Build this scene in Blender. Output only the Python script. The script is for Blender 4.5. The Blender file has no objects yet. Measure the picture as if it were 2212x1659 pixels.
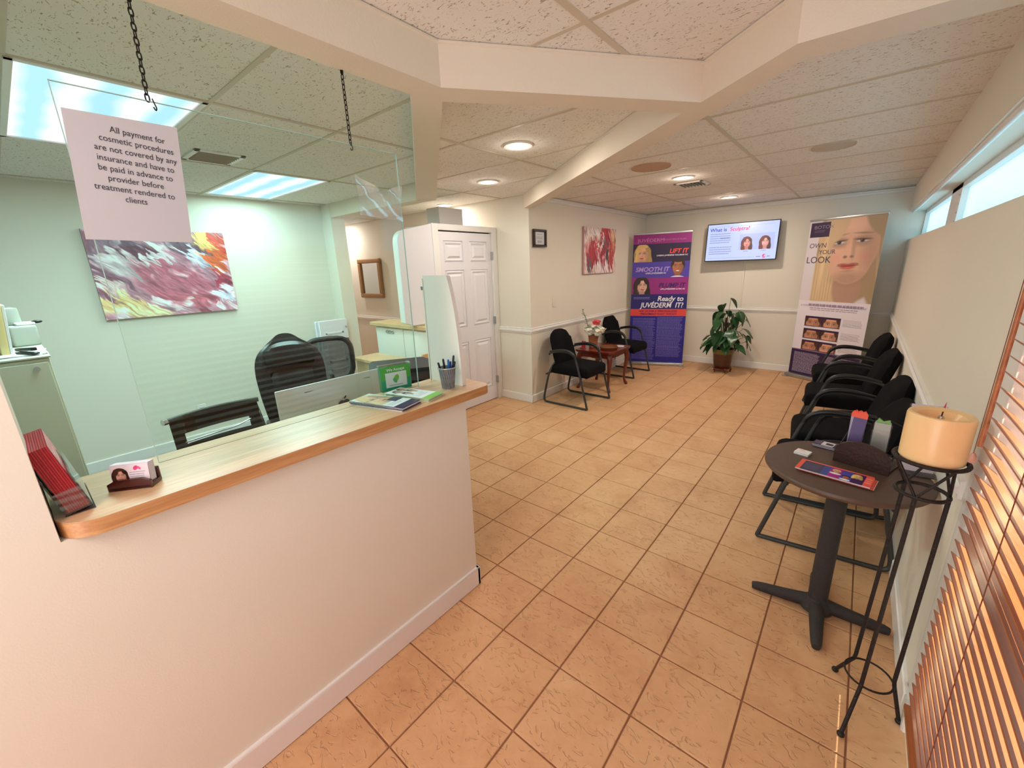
import bpy, bmesh, math, random
import numpy as np
from mathutils import Vector, Matrix
random.seed(7)
PI = math.pi
S = bpy.context.scene
COL = S.collection

# ------------------------------------------------------------------ camera
def rot_rows(yaw, pitch, roll):
    f = np.array([math.sin(yaw)*math.cos(pitch), math.cos(yaw)*math.cos(pitch), math.sin(pitch)])
    r = np.cross(f, [0, 0, 1]); r /= np.linalg.norm(r); d = np.cross(f, r)
    return (math.cos(roll)*r+math.sin(roll)*d, -math.sin(roll)*r+math.cos(roll)*d, f)
FPX = 893.73
RW = rot_rows(-.6967, -.2736, .0354)
CAM = np.array([1.0437, -1.1238, 1.6037])
cam = bpy.data.objects.new('camera', bpy.data.cameras.new('camera')); COL.objects.link(cam)
cam.data.sensor_width = 36; cam.data.lens = FPX/2212*36; cam.data.clip_start = .02
r_, d_, f_ = RW
m = Matrix.Identity(4)
for i in range(3):
    m[i][0] = r_[i]; m[i][1] = -d_[i]; m[i][2] = -f_[i]; m[i][3] = CAM[i]
cam.matrix_world = m
S.camera = cam
def to_px(p):
    q = np.array(p, float)-CAM
    x, y, z = r_@q, d_@q, f_@q
    if z < .05: return None
    return 1106+FPX*x/z, 829.5+FPX*y/z
def in_view(p, pad=60):
    q = to_px(p)
    return q is not None and -pad < q[0] < 2212+pad and -pad < q[1] < 1659+pad

# ------------------------------------------------------------------ world, sun, exposure
W = bpy.data.worlds.new('world'); S.world = W; W.use_nodes = True
bg = W.node_tree.nodes['Background']
bg.inputs[0].default_value = (.40, .74, .90, 1); bg.inputs[1].default_value = 1.15
S.view_settings.view_transform = 'Standard'; S.view_settings.look = 'None'
S.cycles.transparent_max_bounces = 24
S.view_settings.exposure = .10; S.view_settings.gamma = 1.0
S.view_settings.use_curve_mapping = False

def add_light(name, kind, loc, energy, color, size=.1, size_y=None, direction=(0, 0, -1), shape=None, spot=None):
    L = bpy.data.lights.new(name, kind); L.energy = energy; L.color = color
    if kind == 'AREA':
        L.size = size
        if size_y: L.shape = 'RECTANGLE'; L.size_y = size_y
        elif shape: L.shape = shape
        if spot: L.spread = spot
    elif kind == 'SUN': L.angle = size
    else: L.shadow_soft_size = size
    if kind == 'SPOT': L.spot_size = spot; L.spot_blend = .9
    o = bpy.data.objects.new(name, L); COL.objects.link(o); o.location = loc
    o.rotation_euler = Vector(direction).to_track_quat('-Z', 'Y').to_euler()
    return o
add_light('sun', 'SUN', (6, -2, 6), 15.0, (1, .86, .68), .01, direction=(-.80, .30, -.52))
H = 2.36
OFFICE = (.62, 1.0, .95)
WARM = (1, .85, .70)
PINK_FILL = (1, .80, .80)
# added fill lamp outside the rear door, then daylight at the clerestory windows
add_light('rear_fill_lamp', 'AREA', (.55, -3.42, 1.10), 46, PINK_FILL, 1.5, 2.0, (0, 1, .22))  # unseen lamp added behind the camera to lift foreground and ceiling
add_light('clerestory_daylight', 'AREA', (1.66, 1.4, 1.93), 17, (.36, .78, 1.0), 9.0, .34, (-1, 0, 0))

# ------------------------------------------------------------------ materials
def lin(c):
    return tuple(((x/255)/12.92 if x/255 <= .04045 else ((x/255+.055)/1.055)**2.4) for x in c)
MATS = {}
def mat(name, rgb, rough=.6, metal=0, bump=0, bscale=60, vary=0, vscale=3, spec=.5, emit=0, trans=0, coat=0, sheen=0, detail=3):
    if name in MATS: return MATS[name]
    M = bpy.data.materials.new(name); M.use_nodes = True; MATS[name] = M
    nt = M.node_tree; P = nt.nodes['Principled BSDF']; c = (*lin(rgb), 1)
    P.inputs['Base Color'].default_value = c; P.inputs['Roughness'].default_value = rough
    P.inputs['Metallic'].default_value = metal; P.inputs['Specular IOR Level'].default_value = spec
    if coat: P.inputs['Coat Weight'].default_value = coat; P.inputs['Coat Roughness'].default_value = .1
    if trans: P.inputs['Transmission Weight'].default_value = trans
    if sheen: P.inputs['Sheen Weight'].default_value = sheen
    if emit: P.inputs['Emission Color'].default_value = c; P.inputs['Emission Strength'].default_value = emit
    tc = nt.nodes.new('ShaderNodeTexCoord')
    if vary:
        n = nt.nodes.new('ShaderNodeTexNoise'); n.inputs['Scale'].default_value = vscale; n.inputs['Detail'].default_value = detail
        nt.links.new(tc.outputs['Object'], n.inputs['Vector'])
        mx = nt.nodes.new('ShaderNodeMix'); mx.data_type = 'RGBA'
        mx.inputs[6].default_value = tuple(x*(1-vary) for x in c[:3])+(1,); mx.inputs[7].default_value = tuple(min(1, x*(1+vary)) for x in c[:3])+(1,)
        nt.links.new(n.outputs['Fac'], mx.inputs[0]); nt.links.new(mx.outputs[2], P.inputs['Base Color'])
    if bump:
        n = nt.nodes.new('ShaderNodeTexNoise'); n.inputs['Scale'].default_value = bscale; n.inputs['Detail'].default_value = detail
        nt.links.new(tc.outputs['Object'], n.inputs['Vector'])
        b = nt.nodes.new('ShaderNodeBump'); b.inputs['Strength'].default_value = bump; b.inputs['Distance'].default_value = .01
        nt.links.new(n.outputs['Fac'], b.inputs['Height']); nt.links.new(b.outputs['Normal'], P.inputs['Normal'])
    return M
wall_m = mat('painted_wall', (232, 225, 211), .75, bump=.04, bscale=220)
beam_m = mat('painted_beam', (228, 214, 196), .7, bump=.1, bscale=160)
trim_m = mat('white_trim', (236, 232, 228), .45, bump=.03, bscale=80)
door_m = mat('white_door', (234, 231, 236), .45, bump=.02, bscale=80)
grid_m = mat('grid_strip', (205, 192, 172), .5)
grout_m = mat('grout', (158, 112, 84), .9, bump=.3, bscale=200)
black_m = mat('black_plastic', (26, 27, 29), .35, bump=.05, bscale=300)
frame_m = mat('chair_frame', (52, 55, 56), .38, bump=.05, bscale=300)
fabric_m = mat('black_fabric', (9, 9, 13), .95, bump=.5, bscale=700, vary=.3, vscale=300, spec=.2)
iron_m = mat('wrought_iron', (34, 26, 24), .55, metal=.3, bump=.4, bscale=140)
chrome_m = mat('chrome', (200, 200, 205), .2, metal=1)
alu_m = mat('aluminium', (188, 190, 190), .35, metal=.85, bump=.02)
alus_m = mat('imac_shell', (206, 210, 206), .42, metal=.35, spec=.5)
cherry_m = mat('cherry_wood', (104, 32, 18), .28, vary=.35, vscale=14, coat=.4)
gold_m = mat('gilt_wood', (150, 104, 52), .45, metal=.25, bump=.8, bscale=90, vary=.3, vscale=60)
paper_m = mat('paper', (240, 238, 240), .7)
ink_m = mat('ink', (60, 60, 66), .8)
dark_m = mat('dark_void', (30, 28, 27), .9)
cab_m = mat('filing_cabinet_paint', (200, 202, 182), .5, bump=.03)
whitelam_m = mat('white_laminate', (238, 238, 228), .5, bump=.02)
blk_leather = mat('black_leather', (24, 23, 21), .33, bump=.12, bscale=22, vary=.3, vscale=10)

def wood(name, c1, c2, rough=.4, axis='y', scale=1., coat=.2, bumpv=.08):
    M = bpy.data.materials.new(name); M.use_nodes = True; MATS[name] = M
    nt = M.node_tree; P = nt.nodes['Principled BSDF']; P.inputs['Roughness'].default_value = rough
    P.inputs['Coat Weight'].default_value = coat; P.inputs['Coat Roughness'].default_value = .25
    tc = nt.nodes.new('ShaderNodeTexCoord'); mp = nt.nodes.new('ShaderNodeMapping')
    s = [22*scale]*3; s['xyz'.index(axis)] = 1.6*scale
    mp.inputs['Scale'].default_value = s
    n = nt.nodes.new('ShaderNodeTexNoise'); n.inputs['Scale'].default_value = 1.6; n.inputs['Detail'].default_value = 8; n.inputs['Distortion'].default_value = .8
    n2 = nt.nodes.new('ShaderNodeTexNoise'); n2.inputs['Scale'].default_value = 7; n2.inputs['Detail'].default_value = 4
    r = nt.nodes.new('ShaderNodeValToRGB')
    r.color_ramp.elements[0].position = .3; r.color_ramp.elements[0].color = (*lin(c1), 1)
    r.color_ramp.elements[1].position = .72; r.color_ramp.elements[1].color = (*lin(c2), 1)
    ad = nt.nodes.new('ShaderNodeMath'); ad.operation = 'MULTIPLY_ADD'; ad.inputs[1].default_value = .35
    nt.links.new(tc.outputs['Object'], mp.inputs['Vector']); nt.links.new(mp.outputs[0], n.inputs['Vector']); nt.links.new(mp.outputs[0], n2.inputs['Vector'])
    sb = nt.nodes.new('ShaderNodeMath'); sb.operation = 'MULTIPLY'; sb.inputs[1].default_value = .68
    nt.links.new(n.outputs['Fac'], sb.inputs[0]); nt.links.new(n2.outputs['Fac'], ad.inputs[0]); nt.links.new(sb.outputs[0], ad.inputs[2])
    nt.links.new(ad.outputs[0], r.inputs[0]); nt.links.new(r.outputs[0], P.inputs['Base Color'])
    b = nt.nodes.new('ShaderNodeBump'); b.inputs['Strength'].default_value = bumpv; b.inputs['Distance'].default_value = .002
    nt.links.new(ad.outputs[0], b.inputs['Height']); nt.links.new(b.outputs[0], P.inputs['Normal'])
    return M
oak_m = wood('oak_laminate', (192, 146, 104), (226, 188, 148), .33)
oakedge_m = wood('oak_edge', (168, 112, 66), (212, 160, 106), .45)
maple_m = wood('pale_wood', (206, 166, 118), (232, 198, 150), .4, 'x')
blind_m = wood('stained_blind_wood', (140, 78, 42), (186, 112, 66), .4, 'y', .6)
walnut_m = mat('dark_laminate', (88, 66, 54), .42, bump=.1, bscale=300, vary=.15, vscale=50)

# ceiling tile: fissured mineral board
def tile_mat():
    M = bpy.data.materials.new('fissured_ceiling_board'); M.use_nodes = True
    nt = M.node_tree; P = nt.nodes['Principled BSDF']; P.inputs['Roughness'].default_value = .95; P.inputs['Specular IOR Level'].default_value = .1
    tc = nt.nodes.new('ShaderNodeTexCoord'); mp = nt.nodes.new('ShaderNodeMapping'); mp.inputs['Scale'].default_value = (42, 85, 30); mp.inputs['Rotation'].default_value = (0, 0, .3)
    n = nt.nodes.new('ShaderNodeTexNoise'); n.inputs['Scale'].default_value = 1.0; n.inputs['Detail'].default_value = 2.5; n.inputs['Distortion'].default_value = 1.6
    r = nt.nodes.new('ShaderNodeValToRGB'); r.color_ramp.elements[0].position = .615; r.color_ramp.elements[0].color = (0, 0, 0, 1)
    r.color_ramp.elements[1].position = .66; r.color_ramp.elements[1].color = (1, 1, 1, 1)
    n2 = nt.nodes.new('ShaderNodeTexNoise'); n2.inputs['Scale'].default_value = 160; n2.inputs['Detail'].default_value = 2
    mx = nt.nodes.new('ShaderNodeMix'); mx.data_type = 'RGBA'
    mx.inputs[6].default_value = (*lin((236, 231, 224)), 1); mx.inputs[7].default_value = (*lin((176, 162, 144)), 1)
    nt.links.new(tc.outputs['Object'], mp.inputs[0]); nt.links.new(mp.outputs[0], n.inputs['Vector']); nt.links.new(n.outputs['Fac'], r.inputs[0])
    nt.links.new(tc.outputs['Object'], n2.inputs['Vector'])
    nt.links.new(r.outputs[0], mx.inputs[0]); nt.links.new(mx.outputs[2], P.inputs['Base Color'])
    sub = nt.nodes.new('ShaderNodeMath'); sub.operation = 'MULTIPLY_ADD'; sub.inputs[1].default_value = -2.0
    nt.links.new(r.outputs[0], sub.inputs[0]); nt.links.new(n2.outputs['Fac'], sub.inputs[2])
    b = nt.nodes.new('ShaderNodeBump'); b.inputs['Strength'].default_value = .35; b.inputs['Distance'].default_value = .003
    nt.links.new(sub.outputs[0], b.inputs['Height']); nt.links.new(b.outputs[0], P.inputs['Normal'])
    return M
board_m = tile_mat()
# floor tile: sandstone-look porcelain with slate relief
def floor_mat():
    M = bpy.data.materials.new('sandstone_tile'); M.use_nodes = True
    nt = M.node_tree; P = nt.nodes['Principled BSDF']; P.inputs['Roughness'].default_value = .5; P.inputs['Specular IOR Level'].default_value = .28
    tc = nt.nodes.new('ShaderNodeTexCoord'); oi = nt.nodes.new('ShaderNodeObjectInfo')
    ge = nt.nodes.new('ShaderNodeNewGeometry')
    def noise(sc, de, di, src=None):
        n = nt.nodes.new('ShaderNodeTexNoise'); n.inputs['Scale'].default_value = sc; n.inputs['Detail'].default_value = de; n.inputs['Distortion'].default_value = di
        nt.links.new(src or ge.outputs['Position'], n.inputs['Vector']); return n
    a = noise(4.2, 6, .6); bN = noise(17, 8, 1.2)
    r = nt.nodes.new('ShaderNodeValToRGB'); e = r.color_ramp.elements
    e[0].position = .28; e[0].color = (*lin((197, 146, 106)), 1); e[1].position = .75; e[1].color = (*lin((224, 181, 138)), 1)
    x = e.new(.5); x.color = (*lin((213, 166, 122)), 1)
    ad = nt.nodes.new('ShaderNodeMath'); ad.operation = 'MULTIPLY_ADD'; ad.inputs[1].default_value = .3
    sc = nt.nodes.new('ShaderNodeMath'); sc.operation = 'MULTIPLY'; sc.inputs[1].default_value = .6
    rr = nt.nodes.new('ShaderNodeMath'); rr.operation = 'MULTIPLY_ADD'; rr.inputs[1].default_value = .14
    nt.links.new(a.outputs['Fac'], sc.inputs[0]); nt.links.new(oi.outputs['Random'], rr.inputs[0]); nt.links.new(sc.outputs[0], rr.inputs[2])
    nt.links.new(bN.outputs['Fac'], ad.inputs[0]); nt.links.new(rr.outputs[0], ad.inputs[2]); nt.links.new(ad.outputs[0], r.inputs[0])
    # chipped slate relief: thresholded distorted noise
    mp = nt.nodes.new('ShaderNodeMapping'); mp.inputs['Scale'].default_value = (14, 24, 1); mp.inputs['Rotation'].default_value = (0, 0, .5)
    nt.links.new(ge.outputs['Position'], mp.inputs[0])
    c = noise(1, 3, 2.2, mp.outputs[0])
    cr = nt.nodes.new('ShaderNodeValToRGB'); ce = cr.color_ramp.elements; ce[0].position = .59; ce[0].color = (1, 1, 1, 1); ce[1].position = .68; ce[1].color = (.0, .0, .0, 1)
    nt.links.new(c.outputs['Fac'], cr.inputs[0])
    d = nt.nodes.new('ShaderNodeMath'); d.operation = 'MULTIPLY_ADD'; d.inputs[1].default_value = .35
    nt.links.new(bN.outputs['Fac'], d.inputs[0]); nt.links.new(cr.outputs[0], d.inputs[2])
    b = nt.nodes.new('ShaderNodeBump'); b.inputs['Strength'].default_value = .75; b.inputs['Distance'].default_value = .004
    nt.links.new(d.outputs[0], b.inputs['Height']); nt.links.new(b.outputs[0], P.inputs['Normal'])
    nt.links.new(r.outputs[0], P.inputs['Base Color'])
    return M
floor_m = floor_mat()
def thin_glass(name, tint=(.97, .99, .98), refl=.09, rough=.0, cover=0, covercol=(1, 1, 1)):
    M = bpy.data.materials.new(name); M.use_nodes = True; nt = M.node_tree; nt.nodes.clear()
    o = nt.nodes.new('ShaderNodeOutputMaterial'); t = nt.nodes.new('ShaderNodeBsdfTransparent'); t.inputs[0].default_value = (*tint, 1)
    g = nt.nodes.new('ShaderNodeBsdfGlossy'); g.inputs['Roughness'].default_value = rough
    fr = nt.nodes.new('ShaderNodeFresnel'); fr.inputs[0].default_value = 1.3
    mth = nt.nodes.new('ShaderNodeMath'); mth.operation = 'ADD'; mth.inputs[1].default_value = refl-.02; nt.links.new(fr.outputs[0], mth.inputs[0])
    mx = nt.nodes.new('ShaderNodeMixShader'); nt.links.new(mth.outputs[0], mx.inputs[0]); nt.links.new(t.outputs[0], mx.inputs[1]); nt.links.new(g.outputs[0], mx.inputs[2])
    last = mx
    if cover:
        df = nt.nodes.new('ShaderNodeBsdfDiffuse'); df.inputs[0].default_value = (*covercol, 1)
        m2 = nt.nodes.new('ShaderNodeMixShader'); m2.inputs[0].default_value = cover
        nt.links.new(mx.outputs[0], m2.inputs[1]); nt.links.new(df.outputs[0], m2.inputs[2]); last = m2
    nt.links.new(last.outputs[0], o.inputs[0]); return M
plexi_m = thin_glass('acrylic_sheet', (.96, .985, .97), .02)
acryl_m = thin_glass('clear_acrylic', (.97, .98, .98), .05, .02, .03, (.9, .9, .9))
film_m = thin_glass('peeling_film', (.9, .95, .97), .22, .08, .15)
greenac_m = thin_glass('green_acrylic', (.35, .85, .6), .12, .02, .15, (.1, .6, .35))
pane_m = thin_glass('window_pane', (.95, .99, 1.0), .05)
mesh_m = thin_glass('black_mesh', (.35, .36, .35), .01, .4, .45, (.02, .02, .02))
wiremesh_m = thin_glass('wire_mesh', (.8, .82, .84), .02, .4, .45, (.25, .27, .3))
mirror_m = mat('mirror_glass', (205, 208, 200), .06, metal=1)
sheer_m = None

def emis(name, rgb, s):
    M = bpy.data.materials.new(name); M.use_nodes = True; nt = M.node_tree; nt.nodes.clear()
    o = nt.nodes.new('ShaderNodeOutputMaterial'); e = nt.nodes.new('ShaderNodeEmission'); e.inputs[0].default_value = (*lin(rgb), 1); e.inputs[1].default_value = s
    nt.links.new(e.outputs[0], o.inputs[0]); return M

# ------------------------------------------------------------------ mesh building
class B:
    def __init__(s): s.bm = bmesh.new()
    def _add(s, verts, faces, T=None):
        vs = [s.bm.verts.new((T@Vector(v)) if T else v) for v in verts]
        for f in faces:
            try: s.bm.faces.new([vs[i] for i in f])
            except ValueError: pass
        return vs
    def box(s, lo, hi, bev=0, seg=2, T=None):
        lo, hi = [min(a, b) for a, b in zip(lo, hi)], [max(a, b) for a, b in zip(lo, hi)]
        v = [(x, y, z) for x in (lo[0], hi[0]) for y in (lo[1], hi[1]) for z in (lo[2], hi[2])]
        vs = s._add(v, [(0, 1, 3, 2), (4, 6, 7, 5), (0, 4, 5, 1), (2, 3, 7, 6), (0, 2, 6, 4), (1, 5, 7, 3)], None)
        if bev:
            es = {e for vv in vs for e in vv.link_edges}
            geo = bmesh.ops.bevel(s.bm, geom=list(es)+vs, offset=bev, segments=seg, affect='EDGES', profile=.6)
            vs = list({vv for f in geo['faces'] for vv in f.verts} | {vv for vv in vs if vv.is_valid})
        if T: bmesh.ops.transform(s.bm, matrix=T, verts=vs)
        return s
    def tube(s, pts, r, seg=10, closed=False, smooth=0):
        P = [Vector(p) for p in pts]
        R = r if isinstance(r, (list, tuple)) else [r]*len(P)
        for _ in range(smooth):
            Q, RR = [], []; n = len(P)
            if not closed: Q.append(P[0]); RR.append(R[0])
            for i in range(n if closed else n-1):
                a, b = P[i], P[(i+1) % n]; ra, rb = R[i], R[(i+1) % n]
                Q += [a*.75+b*.25, a*.25+b*.75]; RR += [ra*.75+rb*.25, ra*.25+rb*.75]
            if not closed: Q.append(P[-1]); RR.append(R[-1])
            P, R = Q, RR
        n = len(P); rings = []; up = None
        for i in range(n):
            if closed: t = (P[(i+1) % n]-P[i-1]).normalized()
            else: t = (P[min(i+1, n-1)]-P[max(i-1, 0)]).normalized()
            if up is None:
                up = Vector((0, 0, 1)) if abs(t.z) < .9 else Vector((1, 0, 0))
            u = up-t*up.dot(t)
            if u.length < 1e-6: u = t.orthogonal()
            u.normalize(); up = u; w = t.cross(u)
            rings.append([s.bm.verts.new(P[i]+(u*math.cos(a)+w*math.sin(a))*R[i]) for a in [2*PI*k/seg for k in range(seg)]])
        for i in range(n if closed else n-1):
            a, b = rings[i], rings[(i+1) % n]
            for k in range(seg): s.bm.faces.new((a[k], a[(k+1) % seg], b[(k+1) % seg], b[k]))
        if not closed:
            s.bm.faces.new(rings[0][::-1]); s.bm.faces.new(rings[-1])
        return s
    def cyl(s, p0, p1, r, r2=None, seg=24): return s.tube([p0, p1], [r, r if r2 is None else r2], seg)
    def lathe(s, prof, c=(0, 0, 0), seg=32, cap=True):
        rings = []
        for r, z in prof:
            rings.append([s.bm.verts.new((c[0]+r*math.cos(2*PI*k/seg), c[1]+r*math.sin(2*PI*k/seg), c[2]+z)) for k in range(seg)])
        for a, b in zip(rings, rings[1:]):
            for k in range(seg): s.bm.faces.new((a[k], a[(k+1) % seg], b[(k+1) % seg], b[k]))
        if cap:
            s.bm.faces.new(rings[0][::-1]); s.bm.faces.new(rings[-1])
        return s
    def prism(s, poly, z0, z1, T=None):
        n = len(poly)
        v = [(p[0], p[1], z0) for p in poly]+[(p[0], p[1], z1) for p in poly]
        s._add(v, [tuple(range(n))[::-1], tuple(range(n, 2*n))]+[(i, (i+1) % n, n+(i+1) % n, n+i) for i in range(n)], T)
        return s
    def ball(s, c, r, sub=2, sc=(1, 1, 1)):
        bmesh.ops.create_icosphere(s.bm, subdivisions=sub, radius=r, matrix=Matrix.Translation(c)@Matrix.Diagonal((*sc, 1)))
        return s
    def sheet(s, rows, th=0):   # rows of points -> quad sheet, thickened
        g = [[s.bm.verts.new(p) for p in row] for row in rows]
        fs = [s.bm.faces.new((g[i][j], g[i][j+1], g[i+1][j+1], g[i+1][j])) for i in range(len(g)-1) for j in range(len(g[0])-1)]
        if th: bmesh.ops.solidify(s.bm, geom=fs, thickness=th)
        return s

def link(name, data, parent=None, loc=(0, 0, 0), rot=(0, 0, 0)):
    o = bpy.data.objects.new(name, data); COL.objects.link(o)
    o.location = loc; o.rotation_euler = rot
    if parent: o.parent = parent
    return o
def mk(name, b, m, parent=None, smooth=True, loc=(0, 0, 0), rot=(0, 0, 0), label=None):
    bmesh.ops.recalc_face_normals(b.bm, faces=b.bm.faces)
    me = bpy.data.meshes.new(name); b.bm.to_mesh(me); b.bm.free()
    if smooth:
        me.shade_smooth(); me.set_sharp_from_angle(angle=math.radians(38))
    me.materials.append(m)
    o = link(name, me, parent, loc, rot)
    if label: o['label'] = label
    return o
def tag(o, label, cat, group=None, kind=None):
    o['label'] = label; o['category'] = cat
    if group: o['group'] = group
    if kind: o['kind'] = kind
    return o
def thing(name, label, cat, loc=(0, 0, 0), rz=0, group=None):
    return tag(link(name, None, None, loc, (0, 0, rz)), label, cat, group)
def struct(o, label=None):
    o['kind'] = 'structure'
    if label: o['label'] = label
    return o
def sroot(name, label=None): return struct(link(name, None), label)
def bx(lo, hi, bev=0, seg=2): return B().box(lo, hi, bev, seg)
def copy_tree(o, loc=None, rz=None, parent=None):
    c = o.copy(); COL.objects.link(c)
    if parent: c.parent = parent
    for ch in list(o.children): copy_tree(ch, parent=c)
    if loc is not None: c.location = loc
    if rz is not None: c.rotation_euler = (0, 0, rz)
    return c
def text(s, name, parent, org, size, m, u=(1, 0, 0), v=(0, 0, 1), align='LEFT', shear=0, bold=0, sx=1, ext=.0002, sp=1):
    c = bpy.data.curves.new(name, 'FONT'); c.body = s; c.size = size; c.align_x = align; c.shear = shear; c.offset = bold*size; c.extrude = ext; c.space_line = sp; c.resolution_u = 4
    tmp = bpy.data.objects.new('tmp', c)
    me = bpy.data.meshes.new_from_object(tmp); me.name = name
    bpy.data.objects.remove(tmp); bpy.data.curves.remove(c)
    me.materials.clear(); me.materials.append(m); o = bpy.data.objects.new(name, me); COL.objects.link(o)
    v = Vector(v).normalized(); u = Vector(u); u = (u-v*u.dot(v)).normalized(); n = u.cross(v)
    M = Matrix.Identity(4)
    for i in range(3): M[i][0] = u[i]*sx; M[i][1] = v[i]; M[i][2] = n[i]; M[i][3] = org[i]
    o.parent = parent; o.matrix_local = M
    return o

# ------------------------------------------------------------------ painted prints (pictures made in memory)
class Cv:
    def __init__(s, w, h, col=(255, 255, 255)):
        s.w, s.h = w, h; s.a = np.ones((h, w, 3))*np.array(col)/255.
        s.Y, s.X = np.mgrid[0:h, 0:w].astype(float)
    def _mix(s, mask, col, alpha=1., win=None):
        k = (np.clip(mask, 0, 1)*alpha)[..., None]; v = s.a if win is None else s.a[win]
        v[...] = v*(1-k)+np.array(col)/255.*k
    def rect(s, x0, y0, x1, y1, col, alpha=1.):
        v = s.a[max(0, math.ceil(y0*s.h)):max(0, math.ceil(y1*s.h)), max(0, math.ceil(x0*s.w)):max(0, math.ceil(x1*s.w))]
        v[...] = v*(1-alpha)+np.array(col)/255.*alpha
    def ell(s, cx, cy, rx, ry, col, soft=1., ang=0, alpha=1., clip=None):
        soft = min(soft, 1.4*min(rx, ry))
        R = max(rx, ry)*1.05+soft*max(rx, ry)/min(rx, ry)+2
        y0, y1, x0, x1 = int(max(0, cy-R)), int(min(s.h, cy+R)), int(max(0, cx-R)), int(min(s.w, cx+R))
        if y1 <= y0 or x1 <= x0: return
        win = (slice(y0, y1), slice(x0, x1))
        dx, dy = s.X[win]-cx, s.Y[win]-cy; ca, sa = math.cos(ang), math.sin(ang)
        d = np.sqrt(((dx*ca+dy*sa)/rx)**2+((-dx*sa+dy*ca)/ry)**2)
        mk_ = np.clip((1-d)*min(rx, ry)/max(soft, .5)+.5, 0, 1)
        if clip is not None: mk_ = mk_*clip[win]
        s._mix(mk_, col, alpha, win)
    def box_clip(s, x0, y0, x1, y1): return ((s.X >= x0*s.w) & (s.X < x1*s.w) & (s.Y >= y0*s.h) & (s.Y < y1*s.h))*1.
    def lines(s, x0, y0, x1, y1, n, col, fill=.45, alpha=.8, ragged=.12, align='l'):
        rng = np.random.RandomState(int(x0*997+y0*7919) % 10000)
        for i in range(n):
            yy = y0+(y1-y0)*i/n; hh = (y1-y0)/n*fill; L = (x1-x0)*(1-ragged*rng.rand())
            a, b = (x0, x0+L) if align == 'l' else ((x0+x1-L)/2, (x0+x1+L)/2)
            x = a
            while x < b:
                w = (x1-x0)*(.03+.07*rng.rand()); s.rect(x, yy, min(b, x+w*.86), yy+hh, col, alpha); x += w
    def face(s, cx, cy, k, skin=(222, 170, 140), hair=(214, 180, 130), style='long', lip=(190, 80, 80), turn=0., smile=.3, clip=None, eye=(90, 70, 60), tilt=0., side=0):
        sk = np.array(skin); E = lambda x, y, rx, ry, col, soft=1., ang=0, al=1.: s.ell(cx+(x*math.cos(tilt)-y*math.sin(tilt))*k, cy+(x*math.sin(tilt)+y*math.cos(tilt))*k, rx*k, ry*k, col, soft, ang+tilt, al, clip)
        dk = lambda f: tuple(np.clip(sk*f, 0, 255))
        hd = tuple(np.array(hair)*(.80 if sum(hair) > 450 else .62)); hl = tuple(np.clip(np.array(hair)*1.18, 0, 255))
        so = k*.06
        if style == 'long':
            E(-.1+side, .15, .98, 1.28, hd, so); E(-.62+side, .75, .42, .95, hair, so, .15); E(.62+side, .75, .40, .95, hd, so, -.15)
        else:
            E(0, -.2, .80, .88, hair, so)
        if style == 'long' and k > 120:
            for q in range(16): E(-.98+.035*q+side, .35+.02*q, .012, 1.05, hl if q % 2 else hd, k*.02, .05, .35); E(.60+.03*q, .5, .012, .9, hl if q % 3 else hd, k*.02, -.08, .35)
        E(0, 1.05, .34, .55, dk(.84), so)
        if style != 'long': E(0, 1.6, 1.1, .5, (240, 240, 245), so)
        E(0, 0, .64, .84, sk, so*.7); E(.0, .42, .50, .54, sk, so*.7)
        E(.48*(1 if turn <= 0 else -1), .15, .18, .6, dk(.80), k*.25, 0, .6); E(0, .82, .36, .16, dk(.72), k*.16, 0, .5)
        E(-.3-turn*.1, .25, .2, .2, dk(1.1), k*.2, 0, .5); E(0, -.5, .4, .2, dk(1.1), k*.25, 0, .6)
        for sx in (-1, 1):
            ex = sx*.27+turn*.12
            E(ex, -.08, .19, .12, dk(.72), k*.1, 0, .6)
            E(ex, -.08, .125, .046, (226, 214, 208), k*.03); E(ex+turn*.02, -.085, .052, .048, eye, k*.02); E(ex+turn*.02, -.085, .024, .024, (22, 16, 16), k*.02); E(ex+turn*.02-.015, -.10, .011, .011, (250, 250, 250), k*.01)
            E(ex, -.120, .145, .020, (62, 42, 36), k*.04, sx*.08); E(ex, -.045, .12, .010, dk(.62), k*.03, 0, .7); E(ex, -.155, .15, .03, dk(.80), k*.06, 0, .6)
            E(ex+sx*.02, -.26, .18, .020, tuple(np.array(hd)*.8), k*.05, sx*.10, .75)
        E(turn*.22, .12, .075, .22, dk(1.06), k*.08, 0, .7); E(turn*.22-.08, .28, .04, .03, dk(.6), k*.04); E(turn*.22+.08, .28, .04, .03, dk(.6), k*.04)
        E(turn*.22+.1, .1, .04, .2, dk(.8), k*.08, 0, .6)
        lx = turn*.18
        if smile > .6:
            E(lx, .52, .26, .11, tuple(np.array(lip)*.8), k*.03); E(lx, .51, .21, .06, (250, 248, 245), k*.02)
        else:
            E(lx-.09, .485, .12, .040, tuple(np.array(lip)*.90), k*.04, .12); E(lx+.09, .485, .12, .040, tuple(np.array(lip)*.90), k*.04, -.12); E(lx, .535, .16, .050, lip, k*.04); E(lx, .508, .19, .008, tuple(np.array(lip)*.5), k*.03)
            E(lx-.22, .475, .03, .02, dk(.6), k*.05, 0, .7); E(lx+.22, .475, .03, .02, dk(.6), k*.05, 0, .7); E(lx, .545, .07, .016, tuple(np.clip(np.array(lip)*1.25, 0, 255)), k*.03, 0, .6); E(lx, .63, .12, .02, dk(.78), k*.06, 0, .6)
            E(-.34, .30, .13, .12, (236, 150, 140), k*.15, 0, .3); E(.34, .30, .13, .12, (226, 140, 130), k*.15, 0, .3)
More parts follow.
